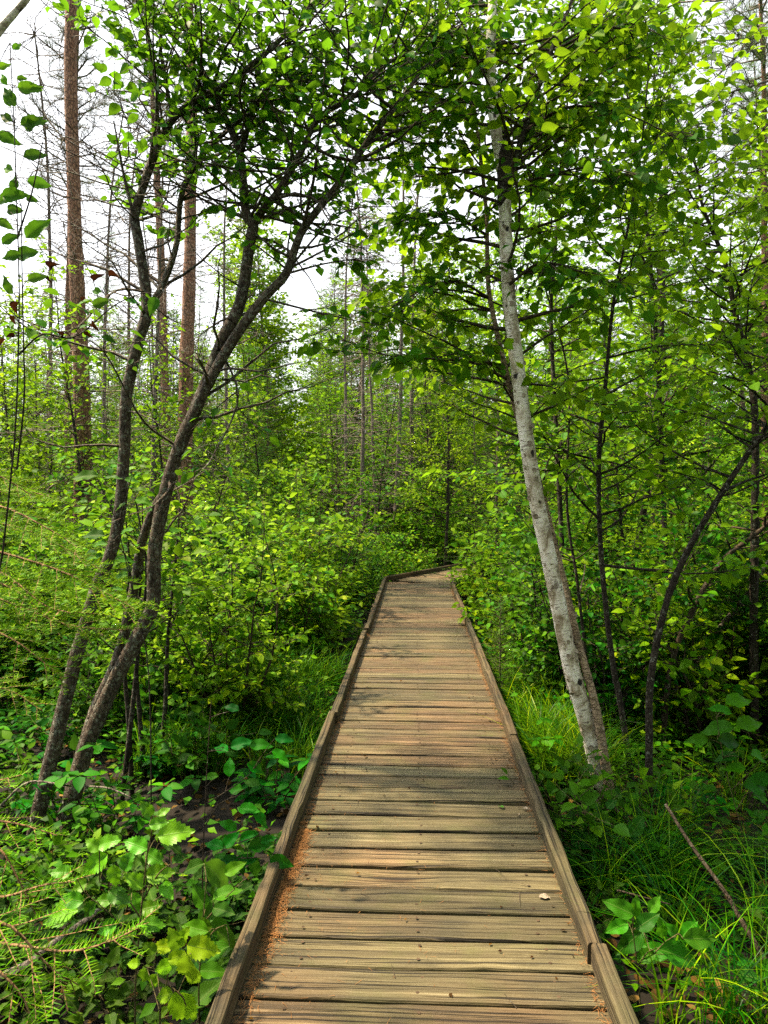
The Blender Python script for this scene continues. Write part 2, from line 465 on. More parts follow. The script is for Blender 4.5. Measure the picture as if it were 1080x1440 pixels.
M['b_dark'] = bark_material('dark_bark', (.010, .008, .006), (.030, .023, .017), (.065, .052, .040), 0.4, (6, 18))
M['b_pine'] = bark_material('red_pine_bark', (.05, .033, .024), (.25, .13, .075), (.44, .31, .22), 0.0, (5, 11), True)
M['b_grey'] = bark_material('grey_bark', (.06, .048, .040), (.16, .135, .11), (.27, .24, .20), 0.5, (4, 10), True)
M['b_larch'] = bark_material('larch_bark', (.06, .045, .035), (.15, .115, .085), (.26, .20, .155), 0.4, (6, 12), True)
M['b_twig'] = bark_material('twig_bark', (.020, .015, .010), (.050, .037, .024), (.10, .075, .05), 0.2)
M['b_stem'] = bark_material('green_stem', (.04, .05, .015), (.09, .075, .03), (.12, .13, .05), 0.0)
M['b_tan'] = bark_material('tan_twig', (.06, .035, .018), (.19, .115, .055), (.30, .20, .10), 0.0)
M['b_birch'] = birch_material('birch_bark')
M['b_birch2'] = bark_material('tan_birch_bark', (.05, .035, .025), (.30, .22, .14), (.48, .38, .27), 0.0, (14, 6))
M['deck'] = wood_material('deck_board', -0.03, 0.60)
M['curb'] = wood_material('curb_timber', -0.02, 0.52)
M['joist'] = plain_material('joist_timber', (.03, .02, .012), (.09, .06, .035), 12)
M['soil'] = plain_material('forest_soil', (.004, .003, .002), (.011, .009, .005), 9)
M['litter'] = plain_material('needle_litter', (.13, .055, .016), (.36, .18, .06), 40)
M['bark_chip'] = plain_material('bark_flake', (.20, .16, .11), (.42, .36, .28), 60)

# ------------------------------------------------------------------ growing
def grow(rng, p, d, L, n=6, wander=0.15, lift=0.0):
    P = [np.asarray(p, float)]
    d = nrm(d)
    for i in range(n):
        d = nrm(d + rng.normal(0, wander, 3) + np.array([0, 0, lift]))
        P.append(P[-1] + d * L / n)
    return np.array(P)

def along(P, t):
    x = np.clip(t, 0, 0.9999) * (len(P) - 1)
    i = int(x)
    return P[i] + (P[i + 1] - P[i]) * (x - i), nrm(P[i + 1] - P[i])

class Leaves:
    def __init__(s): s.p, s.d, s.n, s.s = [], [], [], []
    def twig(s, rng, P, spacing, size, t0=0.15, droop=0.25, flat=0.45, ang=0.9, skip=0.0):
        L = np.linalg.norm(P[-1] - P[0])
        n = max(2, int(L * (1 - t0) / spacing))
        ts = np.linspace(t0, 1, n) + rng.normal(0, 0.02, n)
        x = np.clip(ts, 0, 0.999) * (len(P) - 1)
        i = x.astype(int)
        pos = P[i] + (P[i + 1] - P[i]) * (x - i)[:, None]
        tan = nrm(P[i + 1] - P[i])
        up = np.array([0, 0, 1.0]) + rng.normal(0, flat, (n, 3))
        side = nrm(np.cross(tan, up))
        sg = np.where(np.arange(n) % 2, 1, -1)[:, None]
        a = ang + rng.normal(0, 0.25, n)[:, None]
        d = tan * np.cos(a) + side * sg * np.sin(a) + rng.normal(0, 0.18, (n, 3))
        d[:, 2] -= droop
        d[-1] = tan[-1] + [0, 0, -droop]
        k = rng.random(n) >= skip
        s.p.append(pos[k]); s.d.append(d[k]); s.n.append(up[k] + 0.25 * rng.normal(0, 1, (n, 3))[k])
        s.s.append((size * rng.uniform(0.45, 1.3, n))[k])
    def put(s, g, T, mat=0):
        if not s.p: return
        P, D, N, Z = (np.concatenate(q) for q in (s.p, s.d, s.n, s.s))
        D = nrm(D)
        put(g, T, P + D * (Z * 0.12)[:, None], D, N, Z, mat)

def sprout(rng, P, r, wood, lv, n=20, t0=.3, t1=1.0, L=(.4, .9), taper=.4, up=.4, lift=.02, bias=None, twl=.38, twsp=.10, lsp=.035, lsz=.055,
           droop=.25, flat=.45, k=4, wander=.13, skip=0.0, rb=None, bare=0.0, curve_to=None):
    """side branches with twigs and leaves along the stem P (radii r)"""
    ph = rng.uniform(0, 6.28)
    ts = np.sort(rng.uniform(t0, t1, n))
    for i, t in enumerate(ts):
        p, tan = along(P, t)
        az = ph + i * 2.4 + rng.normal(0, .4)
        out = np.array([math.cos(az), math.sin(az), 0])
        if bias is not None: out = out + np.asarray(bias)
        d = nrm(nrm(out) + tan * up + rng.normal(0, .12, 3))
        ln = rng.uniform(*L) * (1 - taper * (t - t0) / max(1e-6, t1 - t0))
        B = grow(rng, p, d, ln, 6, wander, lift)
        r_at = r[min(len(r) - 1, int(t * (len(r) - 1)))]
        r0 = min(r_at * .6, 0.003 + .0085 * ln) if rb is None else rb
        tube(wood, B, np.linspace(r0, .0015, len(B)), k)
        if rng.random() < bare: 
            for q in range(int(ln / .12)):
                pp, tt = along(B, rng.uniform(.2, 1))
                tube(wood, grow(rng, pp, nrm(tt + rng.normal(0, .7, 3)), ln * rng.uniform(.15, .4), 4, .2), np.linspace(.0025, .001, 5), 3)
            continue
        m = max(2, int(ln * .85 / twsp))
        for j in range(m):
            tt0 = .18 + .80 * (j + rng.random() * .6) / m
            pp, tt = along(B, tt0)
            sd_ = nrm(np.cross(tt, [0, 0, 1]) + rng.normal(0, .25, 3)) * (1 if j % 2 else -1)
            tw = grow(rng, pp, tt * .7 + sd_ * .8, ln * twl * rng.uniform(.5, 1.2) * (1.15 - .6 * tt0), 4, .16, -.02)
            tube(wood, tw, np.linspace(.0022, .001, 5), 3)
            lv.twig(rng, tw, lsp, lsz, droop=droop, flat=flat, skip=skip)
        lv.twig(rng, B[2:], lsp * 1.2, lsz, droop=droop, flat=flat, skip=skip)

def stem_path(rng, H, lean=(0, 0), n=10, wander=.06, base=(0, 0, 0)):
    P = grow(rng, base, np.array([lean[0], lean[1], 1.0]), H, n, wander, .04)
    return P

def make_shrub(rng, H, spread, nst, lsz, leaf, dens=1.0, lsp=.034):
    wd, lv = Geo(), Leaves()
    for i in range(nst):
        a = i * 2.4 + rng.uniform(0, .6)
        b = np.array([math.cos(a), math.sin(a), 0])
        h = H * rng.uniform(.65, 1.05)
        P = grow(rng, b * .06, b * spread * rng.uniform(.4, 1.2) + [0, 0, 1], h * 1.1, 8, .10, .03)
        r = np.linspace(.009 * H / 1.5 + .003, .002, len(P))
        tube(wd, P, r, 5)
        sprout(rng, P, r, wd, lv, n=int(17 * dens), t0=.06, t1=1, L=(.25 * H ** .5, .5 * H ** .5), up=.5, twl=.48, twsp=.07, lsp=lsp, lsz=lsz)
    g = Geo()
    lv.put(g, leaf)
    return wd, g

def make_sapling(rng, H, lsz, leaf, n=40, L=(.45, 1.0), t0=.2, r0=None, wander=.05):
    wd, tr, lv = Geo(), Geo(), Leaves()
    P = smooth_path(stem_path(rng, H, rng.normal(0, .06, 2), 9, wander), 24)
    r = np.linspace(r0 or .006 * H, .003, len(P))
    tube(tr, P, r, 7, rough=.05, rng=rng)
    sprout(rng, P, r, wd, lv, n=n, t0=t0, t1=1, L=L, taper=.55, up=.55, lsz=lsz, twsp=.10, lsp=.042)
    g = Geo()
    lv.put(g, leaf)
    return tr, wd, g

def needles(rng, g, P, spacing, ln, wd, flat=True, t0=0.05, mat=0):
    L = np.linalg.norm(np.diff(P, axis=0), axis=1).sum()
    n = max(3, int(L * (1 - t0) / spacing))
    ts = np.clip(np.linspace(t0, 1, n), 0, .999)
    x = ts * (len(P) - 1)
    i = x.astype(int)
    pos = P[i] + (P[i + 1] - P[i]) * (x - i)[:, None]
    tan = nrm(P[i + 1] - P[i])
    up = np.array([0, 0, 1.0])
    side = nrm(np.cross(tan, up + rng.normal(0, .08, 3)))
    u2 = np.cross(side, tan)
    th = np.where(np.arange(n) % 2, 0, PI) + rng.normal(0, .45 if flat else 2.0, n)
    if flat: th = np.where(np.cos(th) > 0, np.abs(th % PI) * .6, th)
    rad = side * np.cos(th)[:, None] + u2 * np.abs(np.sin(th))[:, None] * (1 if flat else np.sign(np.sin(th))[:, None])
    d = rad + tan * .65 + rng.normal(0, .1, (n, 3))
    nn = np.cross(d, tan) + rng.normal(0, .3, (n, 3))
    z = ln * rng.uniform(.75, 1.1, n)
    put(g, NEEDLE, pos, d, nn, z, mat, sw=wd / z)

def bough(rng, wood, nd, B, r0, twsp, twl, nsp, nln, nwd, droop=0.0, second=True, flat=True):
    """a conifer bough along B: flat side twigs set with needles"""
    tube(wood, B, np.linspace(r0, .002, len(B)), 4)
    L = np.linalg.norm(np.diff(B, axis=0), axis=1).sum()
    m = max(3, int(L / twsp))
    for j in range(m):
        t = .1 + .88 * (j + .3 * rng.random()) / m
        p, tt = along(B, t)
        sd_ = nrm(np.cross(tt, [0, 0, 1]) + rng.normal(0, .12, 3)) * (1 if j % 2 else -1)
        ln = L * twl * (1.1 - .85 * t) * rng.uniform(.75, 1.15) + .03
        tw = grow(rng, p, tt * .75 + sd_ * .85 + [0, 0, -droop], ln, 4, .06, -.01)
        tube(wood, tw, np.linspace(.0022, .001, 5), 3)
        needles(rng, nd, tw, nsp, nln, nwd, flat)
        if second and ln > .14:
            for q in range(int(ln / (twsp * 1.3))):
                p2, t2 = along(tw, .25 + .7 * q / max(1, int(ln / (twsp * 1.3))))
                s2 = nrm(np.cross(t2, [0, 0, 1])) * (1 if q % 2 else -1)
                tv = grow(rng, p2, t2 * .8 + s2 * .75 + [0, 0, -droop * .6], ln * .42 * rng.uniform(.6, 1.1), 3, .06)
                needles(rng, nd, tv, nsp, nln, nwd, flat)
    needles(rng, nd, B, nsp, nln, nwd, flat, t0=.2)

def make_conifer(rng, H, Rb, per=.16, twsp=.07, nsp=.006, nln=.018, nwd=.0022, up=.15, r0=None, live=0.05, lift=0.01, second=True, nb=5, prof=.8, dead=0):
    tr, wd, nd = Geo(), Geo(), Geo()
    P = smooth_path(stem_path(rng, H, rng.normal(0, .02, 2), 9, .015), 22)
    tube(tr, P, np.linspace(r0 or .010 * H, .003, len(P)), 8, rough=.04, rng=rng)
    h = live * H
    a = 0
    while h < H * .985:
        f = h / H
        ln0 = Rb * (1 - f) ** prof + .05
        for q in range(nb):
            a += 2 * PI / nb + rng.normal(0, .25)
            p, _ = along(P, f + rng.uniform(-.01, .01))
            d = np.array([math.cos(a), math.sin(a), up * (1 - 0.2) + f * .35])
            B = grow(rng, p, d, ln0 * rng.uniform(.7, 1.1), 6, .05, lift)
            bough(rng, wd, nd, B, .004 + .008 * ln0, twsp, .42, nsp, nln, nwd, .05, second)
        h += per * rng.uniform(.8, 1.2) * (1 - .4 * f) 
    for q in range(dead):
        f = rng.uniform(.03, max(.08, live * 1.1))
        p, _ = along(P, f)
        dead_twig(rng, wd, p, rng.uniform(.5, 1.0) * (Rb * .7))
    return tr, wd, nd

def dead_twig(rng, wd, p, L, a=None):
    a = rng.uniform(0, 2 * PI) if a is None else a
    B = grow(rng, p, [math.cos(a), math.sin(a), rng.uniform(-.35, .15)], L, 7, .14, -.015)
    tube(wd, B, np.linspace(.004 + .005 * L, .0015, len(B)), 4)
    for q in range(int(4 + L * 7)):
        p2, t2 = along(B, rng.uniform(.2, 1))
        tw = grow(rng, p2, t2 * .6 + rng.normal(0, .55, 3) + [0, 0, -.1], L * rng.uniform(.12, .4), 5, .22)
        tube(wd, tw, np.linspace(.003, .0012, 6), 3)

def make_pine(rng, H, r0, live=.62, Rb=1.6, ndead=40, dl=(.6, 1.5)):
    """tall bare trunk, dead snags below, tufted crown above"""
    tr, wd, nd = Geo(), Geo(), Geo()
    P = smooth_path(stem_path(rng, H, rng.normal(0, .015, 2), 11, .028), 90)
    tube(tr, P, np.linspace(r0, r0 * .25, len(P)) * (1 + rng.normal(0, .02, 90)), 14, rough=.05, rng=rng)
    for q in range(ndead):
        p, _ = along(P, rng.uniform(.12, live * 1.05))
        dead_twig(rng, wd, p, rng.uniform(*dl))
    h = live
    while h < .99:
        ln0 = Rb * (1.05 - (h - live) / (1 - live)) ** .7
        for q in range(4):
            a = rng.uniform(0, 2 * PI)
            p, _ = along(P, h + rng.uniform(-.01, .01))
            B = grow(rng, p, [math.cos(a), math.sin(a), .25], ln0 * rng.uniform(.6, 1.1), 6, .1, .03)
            tube(wd, B, np.linspace(.022, .004, len(B)), 5)
            for j in range(int(6 + ln0 * 9)):
                p2, t2 = along(B, rng.uniform(.3, 1))
                tw = grow(rng, p2, t2 * .6 + rng.normal(0, .6, 3) + [0, 0, .2], rng.uniform(.15, .45), 3, .15)
                tube(wd, tw, np.linspace(.006, .003, 4), 3)
                needles(rng, nd, tw, .006, .06, .003, False)
        h += .025
    return tr, wd, nd

def assemble(name, label, cat, parts, loc=(0, 0, 0), group=None):
    """parts: (part name, Geo, material)"""
    root = thing(name, label, cat, loc, group)
    for pn, g, m in parts:
        if g.n: link(pn, g.mesh(name + '_' + pn, m), root)
    return root

# ------------------------------------------------------------------ ground
def build_ground():
    xs = np.concatenate([np.linspace(-300, -14, 24), np.linspace(-13.5, 13.5, 110), np.linspace(14, 300, 24)])
    ys = np.concatenate([np.linspace(-300, -5, 20), np.linspace(-4.5, 24, 120), np.linspace(25, 300, 30)])
    X, Y = np.meshgrid(xs, ys, indexing='ij')
    rng = np.random.default_rng(2)
    Z = gz(X, Y) + rng.normal(0, .012, X.shape)
    n, m = X.shape
    i, j = np.meshgrid(np.arange(n - 1), np.arange(m - 1), indexing='ij')
    a = (i * m + j).ravel()
    g = Geo()
    g.add(np.stack([X, Y, Z], -1), np.stack([a, a + m, a + m + 1, a + 1], 1))
    tag(link('ground', g.mesh('ground', M['soil'])), kind='structure')
build_ground()

# ------------------------------------------------------------------ boardwalk
XL, XR = -0.548, 0.580
TURN = R(32)
BL, BR = np.array([XL, 11.45]), np.array([XR, 11.11])
D2 = np.array([math.sin(TURN), math.cos(TURN)])
N2 = np.array([math.cos(TURN), -math.sin(TURN)])

def board(g, rng, a, b, wdt, th, ztop, seg=14, wob=.0016, warp=.003, ch=.006, wear=.0035):
    """a sawn board from a to b (centre line, top at ztop): rounded edges, worn ends, slight cup"""
    a, b = np.asarray(a, float), np.asarray(b, float)
    L = np.linalg.norm(b - a)
    t = (b - a) / L
    s = np.array([-t[1], t[0]])
    seg = max(3, int(L / 0.075))
    hw = wdt / 2
    prof = [(-hw, -th), (-hw, -ch * 1.3), (-hw + ch * .4, -ch * .4), (-hw + ch * 1.3, 0), (-hw * .35, -.0012), (hw * .35, -.0012), (hw - ch * 1.3, 0), (hw - ch * .4, -ch * .4), (hw, -ch * 1.3), (hw, -th)]
    k = len(prof)
    V, UV = [], []
    uo, vo = rng.uniform(0, 60), rng.uniform(0, 60)
    tz = rng.normal(0, warp * .6)
    tw = rng.normal(0, .006)
    c1, c2 = rng.normal(0, wob, seg + 1), rng.normal(0, wob, seg + 1)
    c1, c2 = (np.convolve(np.pad(c, 1, mode='edge'), [.25, .5, .25], 'valid') for c in (c1, c2))
    chip1, chip2 = (np.where(rng.random(seg + 1) < .05, rng.uniform(.002, wear * 2.2, seg + 1), 0) for _ in range(2))
    bow = rng.normal(0, .002)
    for i in range(seg + 1):
        f = i / seg
        endr = .004 if i in (0, seg) else 0
        ctr = a + t * (L * f)
        for q, (x, z) in enumerate(prof):
            xx = x
            if q < 4: xx = x + c1[i] + chip1[i]
            if q > 5: xx = x + c2[i] - chip2[i]
            xx += bow * math.sin(PI * f)
            zz = z + tz * math.sin(PI * f + .7) + tw * x - (endr if 1 <= q <= 8 else 0)
            pp = ctr + s * xx
            V.append((pp[0], pp[1], ztop + zz))
            vv = {0: -hw - th, 9: hw + th}.get(q, x)
            UV.append((uo + L * f, vo + vv))
    F = []
    for i in range(seg):
        for q in range(k):
            q2 = (q + 1) % k
            F.append((i * k + q, (i + 1) * k + q, (i + 1) * k + q2, i * k + q2))
    T = []
    o = seg * k
    for q in range(1, k - 1):
        T.append((0, q, q + 1)); T.append((o, o + q + 1, o + q))
    g.add2(np.array(V), np.array(F), np.array(T), np.array(UV))

def build_boardwalk():
    rng = np.random.default_rng(11)
    root = thing('boardwalk', 'weathered plank boardwalk with low timber curbs turning right in the distance', 'boardwalk')
    deck = Geo()
    pitch = .147
    y0 = 1.993 - 18 * pitch
    mitre = lambda x: BL[1] + (x - BL[0]) * (BR[1] - BL[1]) / (BR[0] - BL[0])
    for i in range(200):
        y = y0 + (i + .5) * pitch
        x0, x1 = XL - .015 + rng.normal(0, .007), XR + .015 + rng.normal(0, .007)
        if y > mitre(x0) - .03: break
        if y > mitre(x1): 
            x1 = BL[0] + (y - BL[1]) * (BR[0] - BL[0]) / (BR[1] - BL[1])
            if x1 - x0 < .15: continue
        rot = rng.normal(0, .004)
        board(deck, rng, (x0, y - rot), (x1, y + rot), pitch - rng.uniform(.010, .022), .038, rng.normal(0, .0018))
    # second run, turned to the right
    for i in range(-6, 75):
        c = BL + D2 * ((i + .5) * pitch)
        p0, p1 = c - N2 * .01, c + N2 * (XR - XL + .01)
        # keep what lies past the mitre
        f = lambda p: p[1] - mitre(p[0]) - .012
        if f(p1) < 0: continue
        if f(p0) < 0:
            q = f(p0) / (f(p0) - f(p1))
            p0 = p0 + (p1 - p0) * q
        if np.linalg.norm(p1 - p0) < .12: continue
        board(deck, rng, p0, p1, pitch - rng.uniform(.007, .012), .038, rng.normal(0, .0018) + .001)
    for i in range(110):
        y = y0 + (i + .5) * pitch
        if y > 11: break
        for x in (XL + .17, .01, XR - .17):
            for e in (-.035, .035):
                if rng.random() < .2: continue
                a_ = np.linspace(0, 2 * PI, 7)[:6]
                cx, cy = x + rng.normal(0, .006), y + e + rng.normal(0, .004)
                v = [(cx, cy, .0034)] + [(cx + .0062 * math.cos(q), cy + .0055 * math.sin(q), .0030) for q in a_]
                deck.add(v, [(0, q + 1, (q + 1) % 6 + 1) for q in range(6)], None, 1)
    link('deck', deck.mesh('deck', [M['deck'], M['joist']], False), root)
    cw, chh = .047, .078
    def curb(a, b):
        g = Geo()
        board(g, rng, a, b, cw, chh - .005, chh + rng.normal(0, .002), wob=.0022, ch=.008)
        link('curb', g.mesh('curb', M['curb'], False), root)
    le = [-.7, .55, 2.66, 4.42, 7.08]
    for a, b in zip(le[:-1], le[1:]):
        e = rng.normal(0, .006)
        curb((XL + .0235 + e, a + .003), (XL + .0235 + e, b - .003))
    for a, b in ((7.16, 9.3), (9.3, 11.48)):
        curb((XL + .042, a), (XL + .042, b - .006))
    re_ = [-.7, 2.18, 4.05, 6.5, 8.9, 11.12]
    for a, b in zip(re_[:-1], re_[1:]):
        e = rng.normal(0, .0035)
        curb((XR - .0235 + e, a + .003), (XR - .0235 + e, b - .003))
    for k in range(4):
        o1, o2 = k * 2.6 + .03, (k + 1) * 2.6
        curb(BL + D2 * o1 + N2 * .03, BL + D2 * o2 + N2 * .03)
        curb(BR + D2 * (o1 + .05) - N2 * .025, BR + D2 * (o2 + .05) - N2 * .025)
    for x in (XL + .12, 0, XR - .12):
        g = Geo()
        board(g, rng, (x, -.7), (x, 11.2), .045, .14, -.042)
        link('joist', g.mesh('joist', M['joist'], False), root)
    for s in (.12, 1.07):
        g = Geo()
        board(g, rng, BL + D2 * .2 + N2 * s, BL + D2 * 10.6 + N2 * s, .045, .14, -.042)
        link('joist', g.mesh('joist', M['joist'], False), root)
    for y in (0.3, 2.7, 5.1, 7.5, 9.9):
        for x in (XL + .07, XR - .07):
            g = Geo()
            tube(g, [(x, y, -.7), (x, y, -.06)], .055, 8)
            link('post', g.mesh('post', M['joist']), root)
build_boardwalk()

def build_litter():
    """fallen needles and crumbs along the curbs and in the gaps"""
    rng = np.random.default_rng(5)
    g = Geo()
    def strip(x, sgn, y0, y1, n, wd):
        y = rng.uniform(y0, y1, n)
        dens = .55 + .45 * np.sin(y * 2.1 + sgn) * np.sin(y * .83)
        k = rng.random(n) < dens
        y = y[k]
        off = np.abs(rng.normal(0, wd, len(y)))
        P = np.stack([x + sgn * off, y, .003 + np.maximum(0, .016 - off * .25) * rng.random(len(y))], 1)
        a = rng.uniform(0, 2 * PI, len(y))
        D = np.stack([np.cos(a), np.sin(a), rng.normal(0, .15, len(y))], 1)
        N = rng.normal(0, .4, (len(y), 3)) + [0, 0, 1]
        z = rng.uniform(.008, .028, len(y))
        put(g, NEEDLE, P, D, N, z, 0, sw=.0017 / z)
    xl, xr = XL + .050, XR - .050
    strip(xl, 1, 1.5, 3.0, 9000, .026)
    strip(xl, 1, 3.0, 11.3, 5500, .014)
    strip(xr, -1, 1.5, 11.0, 4500, .012)
    n = 900
    P = np.stack([XL + .08 + np.abs(rng.normal(0, .28, n)) % 1.0, rng.uniform(1.4, 11, n), np.full(n, .0045)], 1)
    a = rng.uniform(0, 2 * PI, n)
    z = rng.uniform(.008, .03, n)
    put(g, NEEDLE, P, np.stack([np.cos(a), np.sin(a), 0 * a], 1), np.tile([0, 0, 1.0], (n, 1)), z, 0, sw=.0014 / z)
    n = 150
    P = np.stack([rng.uniform(XL + .07, XR - .07, n), rng.uniform(1.6, 10.5, n), np.full(n, .005)], 1)
    P[:90, 0] = np.where(rng.random(90) < .5, xl + np.abs(rng.normal(0, .05, 90)), xr - np.abs(rng.normal(0, .05, 90)))
    a = rng.uniform(0, 2 * PI, n)
    put(g, LEAF_LO, P, np.stack([np.cos(a), np.sin(a), 0 * a + .1], 1), rng.normal(0, .25, (n, 3)) + [0, 0, 1], rng.uniform(.008, .024, n), 1)
    n = 40
    P = np.stack([rng.uniform(XL + .07, XR - .07, n), rng.uniform(1.6, 9, n), np.full(n, .005)], 1)
    a = rng.uniform(0, 2 * PI, n)
    z = rng.uniform(.03, .11, n)
    put(g, NEEDLE, P, np.stack([np.cos(a), np.sin(a), 0 * a], 1), np.tile([0, 0, 1.0], (n, 1)), z, 2, sw=.0032 / z)
    tag(link('needle_litter', g.mesh('needle_litter', [M['litter'], M['dead'], M['b_twig']])), 'rusty fallen needles gathered along the inside of both curbs', 'litter', kind='stuff')
build_litter()

def flake(name, label, cat, px, py, ln, ang, mat, T=LEAF_HI_S, sz=None):
    r = ray(px, py)
    p = np.array([0, 0, CAM_H]) + r * (CAM_H - .006) / -r[2]
    g = Geo()
    put(g, T, [p], [(math.cos(ang), math.sin(ang), .05)], [(.1, -.05, 1)], [ln], 0)
    tag(link(name, g.mesh(name, mat)), label, cat)
flake('bark_flake', 'pale curled flake of birch bark lying on a front plank', 'bark flake', 758, 1262, .052, .2, M['bark_chip'])
flake('bark_flake', 'tan chip of bark lying near the right curb beside a green leaf scrap', 'bark flake', 735, 1137, .040, .1, M['bark_chip'])
flake('bark_flake', 'tiny white chip on the plank just below the green leaf scrap', 'bark flake', 729, 1146, .018, 1.2, M['bark_chip'])
flake('fallen_leaf', 'small green leaf scrap fallen on the planks near the right curb', 'leaf', 708, 1136, .035, 2.2, M['seedling'])
flake('fallen_leaf', 'small orange brown dead leaf lying beside the left curb', 'leaf', 422, 1158, .042, .4, M['litter'])
flake('fallen_leaf', 'small dark red leaf crumb lying mid plank beyond the front boards', 'leaf', 512, 1064, .028, .9, M['dead'])

# ------------------------------------------------------------------ hero trees
def px_path(pts, n):
    return smooth_path([at(*p) for p in pts], n)

def build_birch():
    rng = np.random.default_rng(21)
    base = at(852, 1135, 4.18)
    base[2] = gz(base[0], base[1]) - .05
    main = smooth_path([base, at(838, 1069, 4.15), at(821, 1001, 4.12), at(806, 950, 4.1), at(792, 885, 4.1), at(773, 790, 4.1), at(752, 690, 4.1), at(738, 600, 4.1), at(727, 510, 4.12), at(716, 420, 4.15), at(711, 330, 4.2), at(708, 250, 4.22), at(697, 180, 4.25), at(690, 100, 4.3), at(693, 0, 4.35), at(705, -150, 4.4), at(700, -350, 4.6), at(720, -560, 4.8)], 90)
    r = np.interp(np.linspace(0, 1, 90), [0, .03, .12, .4, .65, .8, 1], [.052, .050, .049, .042, .035, .029, .008])
    tr = Geo()
    tube(tr, main - base, r, 18, rough=.02, rng=rng)
    second = smooth_path([base + [.045, -.05, 0], at(861, 1131, 4.06), at(850, 1066, 4.05), at(842, 1017, 4.06), at(833, 975, 4.08), at(815, 911, 4.12), at(801, 854, 4.18), at(778, 760, 4.3), at(752, 660, 4.4), at(735, 610, 4.4), at(716, 540, 4.4), at(698, 465, 4.4), at(686, 395, 4.4), at(684, 300, 4.45), at(672, 190, 4.5), at(660, 80, 4.6), at(665, -60, 4.7)], 60)
    r2 = np.interp(np.linspace(0, 1, 60), [0, .08, .3, .5, 1], [.032, .027, .022, .022, .006])
    s2 = Geo()
    tube(s2, second - base, r2, 12, rough=.03, rng=rng)
    limb = smooth_path([at(712, 255, 4.22), at(724, 226, 4.2), at(740, 175, 4.2), at(772, 80, 4.25), at(806, -5, 4.3), at(840, -120, 4.5)], 24)
    rl = np.linspace(.024, .006, 24)
    l2 = Geo()
    tube(l2, limb - base, rl, 8, rough=.03, rng=rng)
    # the dark collar where the limb leaves the stem
    col = Geo()
    cp = smooth_path([at(707, 290, 4.21), at(709, 255, 4.19), at(711, 225, 4.18), at(713, 195, 4.18)], 10)
    tube(col, cp - base, [.028, .036, .039, .041, .042, .042, .040, .036, .028, .018], 12, rough=.09, rng=rng)
    wd, lv = Geo(), Leaves()
    kw = dict(lsz=.076, lsp=.042, twsp=.10, droop=.45, flat=.5)
    sprout(rng, main - base, r, wd, lv, n=34, t0=.50, t1=.80, L=(.6, 1.3), taper=.1, up=.25, bias=(.25, .75, 0), **kw)
    sprout(rng, main - base, r, wd, lv, n=20, t0=.74, t1=1, L=(.6, 1.2), taper=.3, up=.4, bias=(0, .6, 0), **kw)
    sprout(rng, second - base, r2, wd, lv, n=36, t0=.55, t1=1, L=(.4, 1.0), taper=.1, up=.2, bias=(-.45, .4, 0), **kw)
    sprout(rng, limb - base, rl, wd, lv, n=30, t0=.15, t1=1, L=(.5, 1.1), taper=.2, up=.35, bias=(.6, .3, 0), **kw)
    hang = Leaves()
    guided = [[(716, 535, 4.4), (665, 510, 4.3), (610, 505, 4.1), (545, 500, 4.0), (490, 480, 3.9)],
              [(690, 420, 4.4), (640, 395, 4.3), (590, 410, 4.2), (540, 440, 4.1)],
              [(684, 330, 4.4), (630, 300, 4.4), (570, 310, 4.4)],
              [(708, 262, 4.2), (760, 250, 4.0), (830, 235, 3.9), (900, 250, 3.8)],
              [(735, 185, 4.2), (800, 150, 4.1), (880, 160, 4.0), (960, 200, 3.9)],
              [(716, 400, 4.1), (760, 370, 4.0), (810, 380, 3.9), (850, 400, 3.9)],
              [(780, 70, 4.25), (850, 40, 4.1), (920, 50, 4.0)],
              [(690, 110, 4.3), (640, 60, 4.2), (580, 50, 4.1)]]
    for pts in guided:
        B = px_path(pts, 14) - base
        tube(wd, B, np.linspace(.010, .002, 14), 5)
        sprout(rng, B, np.linspace(.010, .003, 14), wd, hang, n=24, t0=.12, t1=1, L=(.2, .5), taper=.2, up=.6, lift=-.03, **{**kw, 'lsz': .072})
    cr = Geo()
    lv.put(cr, LEAF_MID)
    hg = Geo()
    hang.put(hg, LEAF_MID)  # hanging birch leaves get the darker alder colour as painted shade
    root = assemble('birch_tree', 'leaning paper birch with peeling white bark right of the boardwalk', 'tree',
                    [('trunk', tr, M['b_birch']), ('crown', cr, M['birch']), ('hanging_foliage', hg, M['alder']), ('branches', wd, M['b_twig'])], base)
    t_ = [c for c in root.children if c.name.startswith('trunk')][0]
    link('second_stem', s2.mesh('second_stem', M['b_birch2']), root)['label'] = 'thinner browner second stem behind the white trunk'
    link('limb', l2.mesh('limb', M['b_dark']), root)
    pg = Geo()
    for P_, r_, n_ in ((main - base, r, 120), (second - base, r2, 50)):
        for q in range(n_):
            t0 = rng.uniform(.01, .62)
            p, tan = along(P_, t0)
            rr_ = np.interp(t0, np.linspace(0, 1, len(r_)), r_)
            a = rng.uniform(0, 2 * PI)
            e1 = nrm(np.cross(tan, [0, 1, 0])); e2 = np.cross(tan, e1)
            out = e1 * math.cos(a) + e2 * math.sin(a)
            d = nrm(np.cross(tan, out) * rng.choice([-1, 1]) + out * rng.uniform(.25, .9))
            put(pg, PEEL, [p + out * rr_ * .97], [d], [out + tan * rng.normal(0, .3)], [rng.uniform(.010, .030)], 0)
    link('peeling_bark', pg.mesh('peeling_bark', M['bark_chip']), t_)['kind'] = 'stuff'
    link('branch_collar', col.mesh('branch_collar', M['b_dark']), t_)
build_birch()

